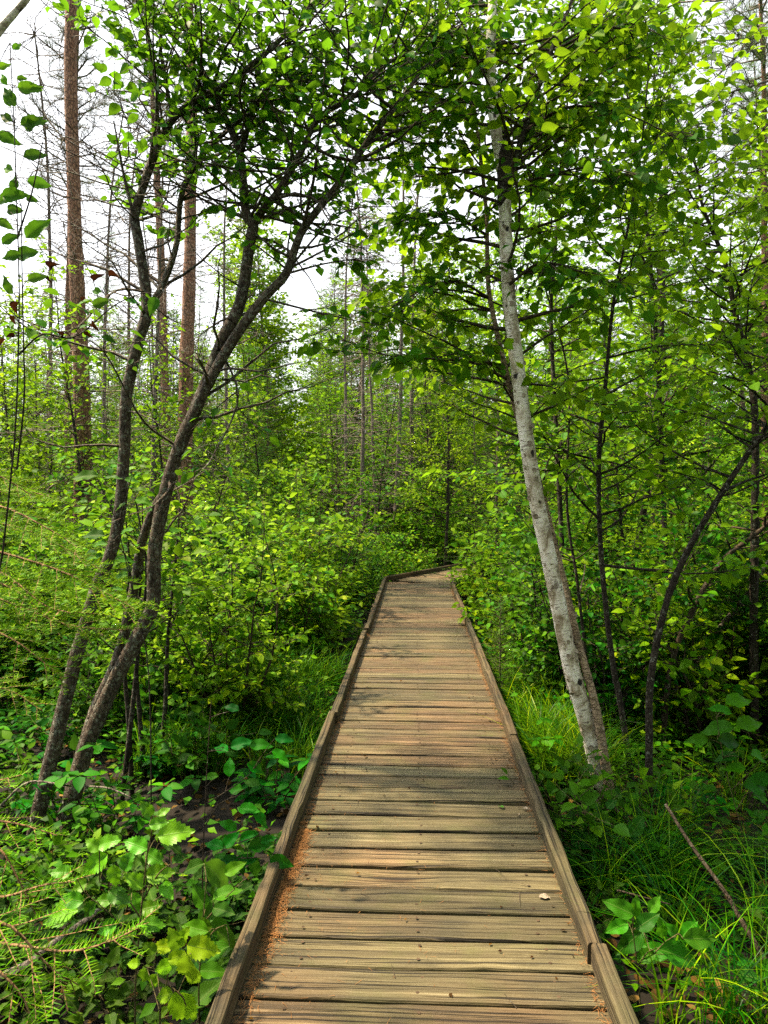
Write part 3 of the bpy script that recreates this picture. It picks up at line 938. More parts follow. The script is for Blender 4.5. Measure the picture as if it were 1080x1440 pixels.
def build_alder():
    rng = np.random.default_rng(33)
    base = at(78, 1165, 3.85)
    base[2] = gz(base[0], base[1]) - .05
    f = lambda pts, n=50: px_path(pts, n) - base
    b1 = lambda px, py, Y: (px, py, Y)
    stems = [
        # the left stem and its upper fork
        ([(48, 1175, 3.75), (62, 1110, 3.78), (100, 950, 3.85), (116, 893, 3.88), (136, 825, 3.9), (152, 790, 3.9), (168, 725, 3.9), (175, 630, 3.9), (178, 555, 3.9), (195, 480, 3.9), (206, 440, 3.9), (203, 395, 3.9), (193, 330, 3.9), (190, 300, 3.9), (202, 262, 3.9), (222, 205, 3.9), (245, 165, 3.9), (282, 138, 3.9), (330, 110, 3.9), (390, 60, 3.9), (450, 0, 4.0), (510, -80, 4.1)],
         [.056, .048, .043, .041, .036, .028, .020, .008]),
        # the middle stem, forking at half height
        ([(92, 1175, 3.85), (118, 1062, 3.9), (160, 960, 3.95), (200, 885, 3.98), (216, 845, 4.0), (217, 780, 4.0), (230, 705, 4.0), (250, 635, 4.0), (275, 575, 4.0), (296, 525, 4.0), (312, 480, 4.0), (338, 425, 4.0), (350, 350, 4.0), (356, 315, 4.0), (345, 295, 4.0), (339, 225, 4.0), (326, 185, 4.0), (300, 135, 4.0), (275, 75, 4.0), (248, 0, 4.0), (230, -90, 4.0)],
         [.060, .056, .052, .050, .046, .042, .030, .020, .010]),
        # dark stem just left of the middle one, low down
        ([(84, 1170, 3.9), (130, 1010, 4.02), (158, 945, 4.05), (176, 888, 4.08), (190, 818, 4.1), (200, 760, 4.1), (217, 715, 4.06), (232, 690, 4.02)], [.050, .042, .036, .030]),
        # the right leader
        ([(262, 610, 4.0), (290, 545, 3.96), (330, 475, 3.95), (372, 418, 3.95), (402, 385, 3.95), (425, 325, 3.95), (475, 260, 3.95), (520, 195, 3.95), (545, 165, 3.95), (598, 95, 4.2), (640, 45, 4.6), (680, -5, 4.9), (720, -60, 5.1)], [.042, .038, .030, .022, .014, .008]),
        # right arm of the middle fork
        ([(355, 318, 4.0), (375, 288, 3.95), (392, 268, 3.92), (424, 212, 3.9), (450, 165, 3.88), (498, 135, 3.85), (540, 92, 4.0), (590, 66, 4.4), (640, 35, 4.8), (690, 5, 5.2)], [.030, .024, .018, .012, .006]),
        # the long arm that crosses above
        ([(206, 438, 3.9), (228, 402, 3.95), (248, 345, 4.0), (255, 275, 4.05), (280, 225, 4.1), (318, 185, 4.15), (358, 155, 4.2), (392, 128, 4.2), (450, 62, 4.2), (500, -10, 4.2)], [.026, .022, .018, .012, .006]),
        # two uprights from the middle fork
        ([(340, 212, 4.0), (358, 152, 4.0), (390, 100, 4.0), (416, 40, 4.0), (442, -5, 4.0), (470, -80, 4.0)], [.022, .018, .012, .006]),
        ([(243, 165, 3.9), (232, 110, 3.85), (226, 60, 3.8), (235, 0, 3.8)], [.016, .012, .006]),
        ([(196, 335, 3.9), (175, 250, 3.85), (160, 170, 3.8)], [.014, .010, .005]),
    ]
    sm, paths = [], []
    for pts, rr in stems:
        P = f(pts, max(16, 4 * len(pts)))
        r = np.interp(np.linspace(0, 1, len(P)), np.linspace(0, 1, len(rr)), rr) * .75
        g = Geo()
        tube(g, P, r, 12, rough=.04, rng=rng)
        sm.append(g)
        paths.append((P, r))
    wd, lv = Geo(), Leaves()
    kw = dict(lsz=.063, lsp=.038, twsp=.09, droop=.3, flat=.55)
    sprout(rng, *paths[0], wd, lv, n=24, t0=.68, t1=1, L=(.4, .9), taper=.2, up=.4, bias=(.35, 0, .1), **kw)
    sprout(rng, *paths[1], wd, lv, n=28, t0=.66, t1=1, L=(.4, .9), taper=.2, up=.4, bias=(.2, 0, .1), **kw)
    sprout(rng, *paths[3], wd, lv, n=52, t0=.34, t1=1, L=(.4, 1.0), taper=.1, up=.3, bias=(.15, 0, .15), **kw)
    sprout(rng, *paths[4], wd, lv, n=48, t0=.15, t1=1, L=(.4, .9), taper=.1, up=.3, bias=(.1, 0, .15), **kw)
    sprout(rng, *paths[5], wd, lv, n=34, t0=.25, t1=1, L=(.35, .8), taper=.1, up=.4, **kw)
    sprout(rng, *paths[6], wd, lv, n=30, t0=.1, t1=1, L=(.4, .8), taper=.1, up=.4, **kw)
    sprout(rng, *paths[7], wd, lv, n=22, t0=.1, t1=1, L=(.3, .8), taper=.1, up=.4, bias=(-.2, 0, 0), **kw)
    # bare grey twigs lower in the crown
    for q, (P, r) in enumerate(paths):
        if q in (2, 7): continue
        sprout(rng, P, r, wd, lv, n=20, t0=.25 if q < 2 else .05, t1=.95, L=(.35, 1.1), up=.2, wander=.2, bare=1.0, **kw)
    # drooping low shoots that carry leaves
    for pts in ([(310, 490, 4.0), (335, 560, 3.9), (300, 640, 3.7), (285, 660, 3.6)], [(205, 410, 3.9), (160, 410, 3.6), (100, 465, 3.2), (30, 450, 2.9)],
                [(245, 625, 4.0), (200, 590, 3.7), (150, 500, 3.4), (110, 470, 3.2)], [(372, 420, 3.95), (450, 440, 3.9), (520, 455, 3.9)],
                [(402, 385, 3.95), (460, 370, 3.9), (530, 360, 3.9)], [(400, 385, 3.95), (480, 300, 4.3), (560, 290, 4.6)]):
        B = f(pts, 14)
        tube(wd, B, np.linspace(.008, .002, 14), 5)
        sprout(rng, B, np.linspace(.008, .003, 14), wd, lv, n=8, t0=.2, t1=1, L=(.15, .4), up=.6, skip=.35, **kw)
    cr = Geo()
    lv.put(cr, LEAF_MID)
    root = assemble('alder_tree', 'dark multi-stemmed alder spotted with grey lichen left of the boardwalk', 'tree',
                    [('crown', cr, M['alder']), ('branches', wd, M['b_alder'])], base)
    for g in sm: link('stem', g.mesh('alder_stem', M['b_alder']), root)
build_alder()

# slender stems on the right, each with its own foliage
def build_stem_tree(seed, label, pts, rr, leaf, lmat, bmat, spr, name='sapling', cat='sapling', group='slender saplings right of the birch'):
    rng = np.random.default_rng(seed)
    p0 = at(*pts[0])
    p0[2] = gz(p0[0], p0[1]) - .04
    P = smooth_path([p0] + [at(*p) for p in pts[1:]], 40) - p0
    r = np.interp(np.linspace(0, 1, 40), np.linspace(0, 1, len(rr)), rr)
    tr, wd, lv, cr = Geo(), Geo(), Leaves(), Geo()
    tube(tr, P, r, 9, rough=.04, rng=rng)
    for k in spr: sprout(rng, P, r, wd, lv, **k)
    lv.put(cr, leaf)
    return assemble(name, label, cat, [('trunk', tr, bmat), ('branches', wd, bmat), ('crown', cr, lmat)], p0, group)

std = dict(lsz=.076, lsp=.042, twsp=.10, droop=.25, flat=.45)
build_stem_tree(41, 'straight dark sapling rising just right of the birch trunk', [(893, 1118, 4.5), (872, 985, 4.5), (862, 935, 4.5), (846, 790, 4.5), (842, 655, 4.5), (850, 560, 4.5), (862, 430, 4.5), (885, 310, 4.5), (905, 180, 4.5), (915, 40, 4.6)], [.020, .018, .015, .012, .007, .004], LEAF_MID, M['birch'], M['b_dark'],
                [dict(n=60, t0=.30, t1=1, L=(.4, 1.0), taper=.2, up=.3, bias=(.1, 0, 0), **std)])
build_stem_tree(42, 'very thin dark sapling half hidden behind the birch trunk', [(850, 1080, 5.0), (827, 945, 5.0), (812, 820, 5.0), (797, 705, 5.0), (799, 530, 5.0), (762, 380, 5.0), (760, 250, 5.0)], [.013, .011, .009, .006, .003], LEAF_MID, M['hazel'], M['b_dark'],
                [dict(n=30, t0=.3, t1=1, L=(.3, .7), taper=.2, up=.3, **std)])
build_stem_tree(43, 'dark stem curving out to the right edge from beside the birch', [(912, 1148, 4.0), (913, 1050, 4.0), (915, 955, 4.0), (938, 845, 4.0), (975, 760, 4.0), (1040, 655, 4.0), (1085, 590, 4.0), (1150, 470, 4.0), (1200, 330, 4.1), (1180, 200, 4.2)], [.023, .020, .018, .015, .010, .005], LEAF_MID, M['birch'], M['b_dark'],
                [dict(n=50, t0=.50, t1=1, L=(.4, 1.0), taper=.2, up=.3, bias=(-.4, 0, .1), **std)])
build_stem_tree(44, 'thin brown stem leaning right behind the curving dark stem', [(930, 1060, 5.2), (941, 950, 5.2), (966, 875, 5.2), (1015, 790, 5.2), (1082, 733, 5.2), (1160, 620, 5.2), (1180, 450, 5.2)], [.024, .020, .018, .012, .006], LEAF_MID, M['hazel'], M['b_twig'],
                [dict(n=26, t0=.35, t1=1, L=(.4, .9), taper=.2, up=.3, bias=(-.3, 0, .1), **std)])
build_stem_tree(45, 'bare grey leaning stem lowest of the stems at the right edge', [(962, 990, 5.8), (985, 925, 5.8), (1040, 850, 5.8), (1085, 785, 5.8), (1180, 680, 5.8)], [.028, .024, .018, .010], LEAF_MID, M['hazel'], M['b_grey'],
                [dict(n=12, t0=.3, t1=1, L=(.3, .7), taper=.2, up=.3, bare=.7, **std)])
build_stem_tree(46, 'small tree with arching twigs under the right hand patch of sky', [(1062, 1010, 5.4), (1060, 870, 5.4), (1062, 700, 5.4), (1060, 560, 5.4), (1034, 440, 5.4), (1020, 370, 5.4), (988, 290, 5.4), (978, 230, 5.4), (940, 140, 5.4)], [.034, .030, .024, .016, .010, .005], LEAF_MID, M['birch'], M['b_dark'],
                [dict(n=76, t0=.36, t1=1, L=(.4, 1.1), taper=.2, up=.25, bias=(-.05, 0, .1), **std)])
build_stem_tree(47, 'slim leafy sapling with dark stem right of the curving stem', [(938, 1010, 6.3), (936, 800, 6.3), (930, 620, 6.3), (920, 440, 6.3), (905, 270, 6.3), (880, 120, 6.3), (870, 20, 6.3)], [.026, .022, .018, .010, .004], LEAF_MID, M['hazel'], M['b_dark'],
                [dict(n=70, t0=.25, t1=1, L=(.5, 1.2), taper=.4, up=.3, lsz=.082, lsp=.045, twsp=.11)])
build_stem_tree(48, 'leafy young birch with pale yellowish leaves behind the white birch', [(800, 985, 6.6), (792, 800, 6.6), (782, 600, 6.6), (775, 420, 6.6), (790, 260, 6.6), (800, 110, 6.6), (806, 10, 6.6)], [.026, .022, .018, .010, .004], LEAF_MID, M['birch'], M['b_dark'],
                [dict(n=66, t0=.25, t1=1, L=(.5, 1.15), taper=.4, up=.3, lsz=.082, lsp=.045, twsp=.11)])

# ------------------------------------------------------------------ repeated plants: one of each kind, then copies
pr = random.Random(77)
def proto(name, cat, parts):
    r_ = assemble(name, None, cat, parts)
    return r_
class Kind:
    """one built plant and its copies; the first placing moves the built one"""
    def __init__(s, name, cat, parts):
        s.root, s.used = assemble(name, '', cat, parts), False
    def place(s, x, y, label, group, sc=1.0, rz=None, z=None, tilt=(0, 0), sx=None):
        rz = pr.uniform(0, 2 * PI) if rz is None else rz
        loc = (x, y, (float(gz(x, y)) - .02) if z is None else z)
        scv = (sc * (sx or 1), sc * (sx or 1), sc)
        if not s.used:
            s.used = True
            o = s.root
            o.location, o.rotation_euler, o.scale = loc, (*tilt, rz), scv
            tag(o, label, None, group)
            return o
        return dup(s.root, loc, rz, scv, label, group, tilt)

def walk_dist(x, y):
    """distance to the middle line of the boardwalk"""
    c1 = np.array([(XL + XR) / 2, -3.0]); c2 = (BL + BR) / 2; c3 = c2 + D2 * 11
    d = 99
    for a, b in ((c1, c2), (c2, c3)):
        q = np.array([x, y]) - a
        t = min(1, max(0, q.dot(b - a) / (b - a).dot(b - a)))
        d = min(d, np.linalg.norm(q - (b - a) * t))
    return d
def in_view(x, y, m=1.0):
    return -.59 * y - m < x < .50 * y + m

rg = np.random.default_rng(101)
SH_L = [Kind('leafy_shrub', 'shrub', [('stems', a, M['b_twig']), ('foliage', b, M['hazel'])]) for a, b in (make_shrub(rg, h, .45, n, .080, LEAF_MID) for h, n in ((1.5, 6), (1.8, 6), (1.3, 7), (2.1, 6)))]
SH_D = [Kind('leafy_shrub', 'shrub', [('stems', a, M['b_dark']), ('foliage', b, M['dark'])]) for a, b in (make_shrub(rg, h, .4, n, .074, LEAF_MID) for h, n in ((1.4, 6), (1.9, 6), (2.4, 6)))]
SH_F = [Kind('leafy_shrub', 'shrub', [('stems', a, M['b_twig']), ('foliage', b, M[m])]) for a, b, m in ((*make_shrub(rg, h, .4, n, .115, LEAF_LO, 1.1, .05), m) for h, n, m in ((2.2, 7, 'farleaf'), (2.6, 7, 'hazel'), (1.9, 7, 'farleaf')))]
SAP = [Kind('sapling', 'sapling', [('trunk', a, M['b_dark']), ('branches', b, M['b_twig']), ('crown', c, M[m])]) for a, b, c, m in ((*make_sapling(rg, h, .080, LEAF_LO, int(n*1.5), L), m) for h, n, L, m in ((4.5, 46, (.4, .95), 'birch'), (6.0, 56, (.5, 1.1), 'hazel'), (3.4, 40, (.4, .8), 'hazel'), (7.5, 64, (.5, 1.3), 'birch'), (5.2, 44, (.4, 1.0), 'dark')))]
SPR = [Kind('spruce_tree', 'tree', [('trunk', a, M['b_larch']), ('branches', b, M['b_twig']), ('crown', c, M[m])]) for a, b, c, m in (
    (*make_conifer(rg, 2.6, .85, .13, .07, .008, .020, .0030), 'spruce'), (*make_conifer(rg, 4.2, 1.1, .17, .085, .010, .024, .0040), 'spruce'), (*make_conifer(rg, 3.2, 1.0, .15, .08, .009, .024, .0036), 'fir'))]
LAR = [Kind('larch_tree', 'tree', [('trunk', a, M[bm]), ('branches', b, M['b_twig']), ('crown', c, M[m])]) for a, b, c, m, bm in (
    (*make_conifer(rg, 13, 1.5, .42, .17, .022, .085, .016, up=.05, r0=.11, live=.28, second=False, nb=5, prof=.6, dead=26), 'larch', 'b_larch'),
    (*make_conifer(rg, 11, 1.2, .36, .16, .022, .075, .016, up=.0, r0=.09, live=.22, second=False, nb=5, prof=.6, dead=26), 'spruce', 'b_grey'),
    (*make_conifer(rg, 15, 1.6, .45, .17, .022, .085, .017, up=.05, r0=.12, live=.38, second=False, nb=5, prof=.6, dead=34), 'larch', 'b_larch'))]
TALL = [Kind('leafy_tree', 'tree', [('trunk', a, M[bm]), ('branches', b, M['b_twig']), ('crown', c, M[m])]) for a, b, c, m, bm in ((*make_sapling(rg, h, .125, LEAF_LO, n, L, .15, h * .009), m, bm) for h, n, L, m, bm in ((9, 110, (.8, 1.9), 'birch', 'b_larch'), (11, 120, (.9, 2.1), 'farleaf', 'b_grey'), (8, 100, (.7, 1.7), 'hazel', 'b_larch')))]
YLA = [Kind('larch_tree', 'tree', [('trunk', a, M['b_larch']), ('branches', b, M['b_twig']), ('crown', c, M[m])]) for a, b, c, m in ((*make_conifer(rg, 6.5, 1.3, .26, .14, .018, .070, .012, up=.1, r0=.05, live=.06, second=False, nb=5, prof=.75), 'larch'), (*make_conifer(rg, 5.0, 1.2, .24, .13, .018, .060, .011, up=.05, r0=.045, live=.04, second=False, nb=5, prof=.8), 'fir'))]
PIN = [Kind('pine_tree', 'tree', [('trunk', a, M['b_pine']), ('branches', b, M['b_grey']), ('crown', c, M['pine'])]) for a, b, c in (make_pine(rg, 15, .135, .66, 1.6, 60, (.5, 1.5)), make_pine(rg, 13, .10, .64, 1.3, 60, (.5, 1.3)))]
SNAG = [Kind('dead_tree', 'dead tree', [('trunk', a, M['b_grey']), ('branches', b, M['b_grey'])]) for a, b, c in (make_pine(rg, 9, .048, 1.0, .1, 150, (.4, 1.3)),)]

def on_px(px, Y):
    p = at(px, 690, Y)
    return float(p[0]), float(p[1])

# pines with reddish bark, left
for px, Y, k, sc, lab in ((119, 9.0, 0, .88, 'thickest red barked pine trunk, bare and orange low down, at far left'),
                          (94, 13.5, 1, .9, 'slim pine trunk standing left of the thick red pine'),
                          (257, 10.5, 0, .95, 'reddish pine with dead snags behind the alder stems, right one of a pair'),
                          (237, 12.0, 1, .95, 'thinner reddish pine close beside the snaggy pine, left one of a pair')):
    x, y = on_px(px, Y)
    PIN[k].place(x, y, lab, 'red barked pines on the left', sc)
for px, Y, k, sc, lab in ((551, 16.5, 0, 1.25, 'bare grey dead trunk in the middle distance beyond the bend'), (584, 18, 0, 1.3, 'second grey dead trunk right of the bare one beyond the bend'),
                          (494, 16, 0, 1.0, 'dark dead trunk left of the pale grey ones beyond the bend'), (195, 15, 0, 1.1, 'twiggy dead conifer behind the left alder stems'),
                          (60, 13, 0, 1.1, 'twiggy dead conifer against the sky at far left'), (330, 16, 0, 1.1, 'twiggy dead conifer left of the middle, behind the alder fork'),
                          (150, 12, 0, .95, 'twiggy dead conifer between the pines'), (528, 22, 0, .9, 'thin dead trunk far behind the bend, leftmost of the far grey trunks')):
    x, y = on_px(px, Y)
    SNAG[k].place(x, y, lab, 'dead grey trunks', sc)
# upper right pine branch against the sky: a pine right of the frame
x, y = on_px(1075, 8.5)
PIN[1].place(x, y, 'pine at the far right whose needles hang against the sky', 'pines on the right', .62)

def build_pine_boughs():
    rng = np.random.default_rng(131)
    Y = 6.2
    b = at(1210, 900, Y)
    b[2] = gz(b[0], b[1]) - .04
    P = smooth_path([b, at(1195, 600, Y), at(1180, 300, Y), at(1170, 60, Y), at(1165, -200, Y), at(1160, -420, Y)], 40) - b
    tr, wd, nd = Geo(), Geo(), Geo()
    tube(tr, P, np.linspace(.075, .02, 40), 12, rough=.05, rng=rng)
    for pts in ([(1172, 80), (1110, 45), (1050, 55), (990, 58), (930, 85)], [(1174, 150), (1110, 112), (1060, 120), (1010, 138), (962, 172)], [(1170, 20), (1100, -20), (1020, 0), (950, 5), (885, 42)],
                [(1176, 230), (1120, 190), (1070, 196), (1030, 218)], [(1170, 50), (1090, 25), (1030, 85), (1005, 110)], [(1178, 290), (1110, 262), (1060, 285)], [(1168, -40), (1080, -40), (1000, -25), (930, -40)]):
        B = smooth_path([at(p[0], p[1], Y + rng.uniform(-.3, .3)) for p in pts], 12) - b
        tube(wd, B, np.linspace(.016, .004, 12), 5)
        for q in range(22):
            p2, t2 = along(B, rng.uniform(.25, 1))
            tw = grow(rng, p2, t2 * .8 + rng.normal(0, .55, 3) + [0, 0, .1], rng.uniform(.12, .42), 4, .15)
            tube(wd, tw, np.linspace(.005, .002, 5), 3)
            if rng.random() < .85: needles(rng, nd, tw, .006, .060, .0040, False, t0=.35)
    assemble('pine_tree', 'pine at the upper right whose dark needled boughs hang against the sky', 'tree', [('trunk', tr, M['b_pine']), ('branches', wd, M['b_grey']), ('crown', nd, M['pine'])], b)
build_pine_boughs()

# spruces by the walk
for px, Y, k, sc, lab in ((700, 10.8, 1, .95, 'dark green spruce crowding the right side of the bend'), (672, 15.5, 1, 1.1, 'tall spruce behind the turning boardwalk'),
                          (470, 14.5, 0, 1.0, 'small bushy spruce left of the bend'), (430, 13, 2, .8, 'pale young fir left of the bushy spruce'),
                          (705, 6.0, 2, .34, 'knee high fir growing against the right curb'), (640, 17.5, 0, 1.3, 'spruce beyond the end of the visible walk'),
                          (615, 20, 1, 1.2, 'far spruce seen straight above the walk'), (380, 17, 1, 1.2, 'dark spruce deep behind the left thicket'),
                          (505, 19, 1, .9, 'spruce behind the bushy one left of the bend')):
    x, y = on_px(px, Y)
    SPR[k].place(x, y, lab, 'small spruces and firs', sc)



def place_words(x, y):
    px = 586 + x / max(y, .5) * 1000
    if y > 12.3 and 520 < px < 680: lm = 'beyond the bend of the boardwalk'
    else:
        for lim, lm in ((130, 'by the left edge'), (290, 'behind the left alder stems'), (420, 'between alder and left curb'), (560, 'beside the left curb'), (690, 'beside the right curb'),
                        (800, 'behind the leaning birch'), (930, 'behind the straight dark sapling'), (9999, 'by the right edge')):
            if px < lim: break
    for lim, dp in ((4.6, 'close by'), (7.0, 'some steps in'), (10.5, 'well in'), (16, 'farther back'), (30, 'deep in'), (999, 'at the very back')):
        if y < lim: break
    return f'{lm}, {dp}'
placed = []
def scatter(n, y0, y1, kinds, mind, rad, word, gword, scr=(.85, 1.2), side=0, ok=None, edge=.62, pw=.8, sx=None):
    c = t_ = 0
    while c < n and t_ < n * 80:
        t_ += 1
        y = y0 + (y1 - y0) * pr.random() ** pw
        x = pr.uniform(-.62 * y - 1.2, .53 * y + 1.2)
        if side and x * side < 0: continue
        if ok and not ok(x, y): continue
        if walk_dist(x, y) < edge + rad: continue
        if any((x - a) ** 2 + (y - b) ** 2 < (mind * (.5 + .5 * min(1, y / 10))) ** 2 for a, b in placed): continue
        placed.append((x, y))
        kinds[pr.randrange(len(kinds))].place(x, y, f'{word} {place_words(x, y)}', gword, pr.uniform(*scr), sx=sx)
        c += 1
    return c
px_of = lambda x, y: 586 + x / y * 1000
# thicket of shrubs both sides
hidden_alder = lambda x, y: not (px_of(x, y) < 300 and y < 5.2)
scatter(52, 5.0, 14, SH_L, .62, .40, 'bright broad leaved shrub', 'bright shrubs', (.72, 1.0), side=-1, ok=hidden_alder)
scatter(18, 4.8, 13, SH_D, .5, .40, 'dark green shrub', 'dark shrubs', (.6, .85), side=-1, ok=hidden_alder)
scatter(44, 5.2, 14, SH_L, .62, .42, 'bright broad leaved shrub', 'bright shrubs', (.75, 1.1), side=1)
scatter(22, 5.0, 13, SH_D, .5, .42, 'dark green shrub', 'dark shrubs', (.65, 1.0), side=1)
placed.clear()
scatter(110, 14, 36, SH_F, 1.0, .5, 'leafy bush', 'far shrubs', (.8, 1.35))
placed.clear()
scatter(24, 6, 15, SAP, .9, .5, 'slender leafy sapling', 'saplings', (.8, 1.15), side=1)
scatter(10, 7.5, 15, [SAP[0], SAP[2], SAP[4]], .9, .8, 'slender leafy sapling', 'saplings', (.7, .95), side=-1)
scatter(40, 14, 38, SAP, 1.2, .6, 'thin tall sapling', 'far saplings', (.8, 1.3), ok=lambda x, y: px_of(x, y) > 250)
placed.clear()
scatter(34, 11, 36, TALL, 1.6, .9, 'tall leafy tree', 'tall leafy trees', (.85, 1.15), ok=lambda x, y: px_of(x, y) > 640 or (px_of(x, y) > 330 and y > 19))
placed.clear()
for px_, Y_, k_, sc_ in ((395, 20, 0, 1.1), (440, 22, 1, 1.0), (480, 24, 0, 1.2), (345, 19, 2, 1.1), (250, 17, 2, .8), (610, 27, 0, 1.15), (520, 28, 2, 1.25), (680, 20, 0, 1.0), (5, 11, 2, .62), (48, 14, 0, .62), (150, 15, 2, .66)):
    x, y = on_px(px_, Y_)
    TALL[k_].place(x, y, f'tall leafy tree {place_words(x, y)}', 'tall leafy trees', sc_)
scatter(24, 7.5, 15, [SAP[0], SAP[2]], .7, .9, 'young leafy tree', 'young leafy trees', (.8, 1.1), ok=lambda x, y: px_of(x, y) < 330)
placed.clear()
scatter(30, 13, 30, YLA, 1.3, .9, 'feathery young conifer', 'feathery young conifers', (.75, 1.15), ok=lambda x, y: px_of(x, y) < 360)
scatter(20, 16, 32, YLA, 1.3, .9, 'feathery young conifer', 'feathery young conifers', (.9, 1.4), ok=lambda x, y: px_of(x, y) > 400)
scatter(30, 21, 46, YLA, 1.4, .9, 'tall feathery fir', 'tall feathery firs', (1.4, 2.3), ok=lambda x, y: px_of(x, y) > 325)
placed.clear()
scatter(8, 9, 20, SNAG, 1.0, .9, 'dead twiggy conifer', 'dead twiggy conifers', (.7, 1.0), side=-1)
placed.clear()
scatter(16, 19, 34, TALL, 1.5, .9, 'rounded leafy tree', 'rounded leafy trees', (.6, .8), ok=lambda x, y: px_of(x, y) < 345)
scatter(24, 15, 46, LAR, 1.5, .9, 'tall feathery conifer', 'tall far conifers', (.7, 1.05), ok=lambda x, y: px_of(x, y) > 880 or (y > 26 and px_of(x, y) < 330))
scatter(60, 40, 80, YLA, 1.8, 1, 'faint tall conifer', 'hindmost conifers', (1.3, 2.2))
scatter(30, 16, 40, SPR, 1.3, .9, 'young spruce', 'far young spruces', (1.0, 1.6))
scatter(20, 22, 42, [SPR[2]], 1.5, .9, 'tall green fir', 'tall firs', (1.8, 2.9), ok=lambda x, y: px_of(x, y) > 330)

# the same wood goes on behind and beside the camera and roofs the walk over
for x, y, k, sc in ((-2.6, -.6, 0, .8), (2.4, -1.0, 1, .8), (-4.3, -.7, 2, .85), (3.6, 1.6, 0, .85), (-1.9, -3.2, 1, .9), (1.9, -3.6, 2, 1.0), (-4.6, -3, 0, 1), (4.4, -2.6, 1, 1), (0.2, -7.5, 0, 1), (-3, -7, 2, 1), (3.4, -7, 1, 1), (-6.5, 0, 1, 1), (6.2, -.5, 2, 1), (-7, -6, 0, 1), (7, -5, 0, 1), (5.6, 3.2, 2, .9)):
    TALL[k].place(x, y, 'tall leafy tree rising behind the viewer over the near end of the walk', 'trees behind the near end of the walk', sc)
for x, y, k, sc in ((-2.0, -.9, 0, .8), (1.8, .4, 1, .8), (-2.2, -1.8, 4, 1), (2.6, -2.2, 3, 1)):
    SAP[k].place(x, y, 'slender sapling growing beside the near end of the walk', 'saplings beside the near end of the walk', sc)

# ------------------------------------------------------------------ ground layer
def make_herb(rng, H, nst, lsz, T, whorl=0):
    st, lf = Geo(), Geo()
    for i in range(nst):
        a = i * 2.4 + rng.uniform(0, .8)
        b = np.array([math.cos(a), math.sin(a), 0])
        P = grow(rng, b * rng.uniform(.01, .10), b * rng.uniform(.2, .7) + [0, 0, 1], H * rng.uniform(.5, 1.05), 6, .12)
        tube(st, P, np.linspace(.0035, .0015, len(P)), 4)
        lv = Leaves()
        if whorl:
            for t in (.55, 1.0):
                p, tt = along(P, t)
                for q in range(whorl):
                    az = q * 2 * PI / whorl + rng.uniform(-.2, .2) + t * 3
                    d = np.array([math.cos(az), math.sin(az), rng.uniform(-.25, .15)])
                    lv.p.append(p[None]); lv.d.append(d[None]); lv.n.append((np.array([0, 0, 1.]) + .2 * rng.normal(0, 1, 3))[None]); lv.s.append(np.array([lsz * rng.uniform(.7, 1.15) * (.8 + .3 * t)]))
        else:
            lv.twig(rng, P, lsz * .42, lsz, t0=.2, droop=.2, flat=.3, ang=1.0)
            for q in range(3):
                p, tt = along(P, rng.uniform(.35, .9))
                az = rng.uniform(0, 6.28)
                tw = grow(rng, p, [math.cos(az), math.sin(az), .5], H * .35, 4, .15)
                tube(st, tw, np.linspace(.002, .001, 5), 3)
                lv.twig(rng, tw, lsz * .45, lsz * .9, droop=.2, flat=.3)
        lv.put(lf, T)
    return st, lf
HRB = [Kind('leafy_herb', 'plant', [('stems', a, M['b_stem']), ('leaves', b, M[m])]) for a, b, m in ((*make_herb(rg, h, n, z, T, wh), m) for h, n, z, T, wh, m in (
    (.45, 9, .075, LEAF_MID, 0, 'herb'), (.55, 8, .085, LEAF_MID, 0, 'dark'), (.32, 10, .080, LEAF_MID_N, 5, 'herb'), (.60, 7, .095, LEAF_MID_N, 5, 'herb'), (.75, 8, .085, LEAF_MID, 0, 'hazel')))]
placed.clear()
scatter(34, 3.3, 6.2, HRB[:4], .34, .16, 'low leafy plant', 'low leafy plants', (.75, 1.2), side=-1, pw=1.0)
scatter(26, 3.0, 7.0, HRB[:4], .42, .16, 'low leafy plant among sedges', 'low leafy plants', (.7, 1.1), side=1, pw=1.0)
scatter(34, 5.5, 13, HRB, .5, .10, 'knee high plant under shrubs', 'plants at the foot of the shrubs', (.9, 1.5), edge=.60)

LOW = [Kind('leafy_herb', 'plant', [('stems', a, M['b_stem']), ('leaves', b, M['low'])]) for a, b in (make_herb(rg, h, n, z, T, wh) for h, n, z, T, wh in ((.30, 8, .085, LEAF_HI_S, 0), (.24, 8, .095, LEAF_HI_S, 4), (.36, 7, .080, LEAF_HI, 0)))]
placed.clear()
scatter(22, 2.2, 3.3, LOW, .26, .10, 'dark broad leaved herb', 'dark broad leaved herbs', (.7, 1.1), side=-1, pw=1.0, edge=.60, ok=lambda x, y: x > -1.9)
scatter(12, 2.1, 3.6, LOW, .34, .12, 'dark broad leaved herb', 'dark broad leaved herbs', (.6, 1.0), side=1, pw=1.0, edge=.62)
for q, (a_, b_, c_, Y_) in enumerate(((170, 186, 196, 4.3), (186, 180, 172, 4.4), (205, 196, 190, 4.6), (222, 232, 236, 4.7), (262, 240, 236, 5.2))):
    build_stem_tree(50 + q, ['thin black stem rising beside the alder feet', 'slim dark stem between the alder and the low shrubs', 'crooked dark stem just right of the alder stems', 'slender dark stem right of the alder, behind low plants', 'leaning dark stem right of the alder among bright leaves'][q],
        [(a_, 1120, Y_), (b_, 1000, Y_), (c_, 900, Y_), (c_ + 10, 800, Y_), (c_ - 6 + 8 * q, 700, Y_)], [.017, .015, .012, .008, .004], LEAF_MID, M['hazel'], M['b_dark'], [dict(n=16, t0=.4, t1=1, L=(.3, .6), taper=.2, up=.4, **std)], group='thin dark stems by the alder')

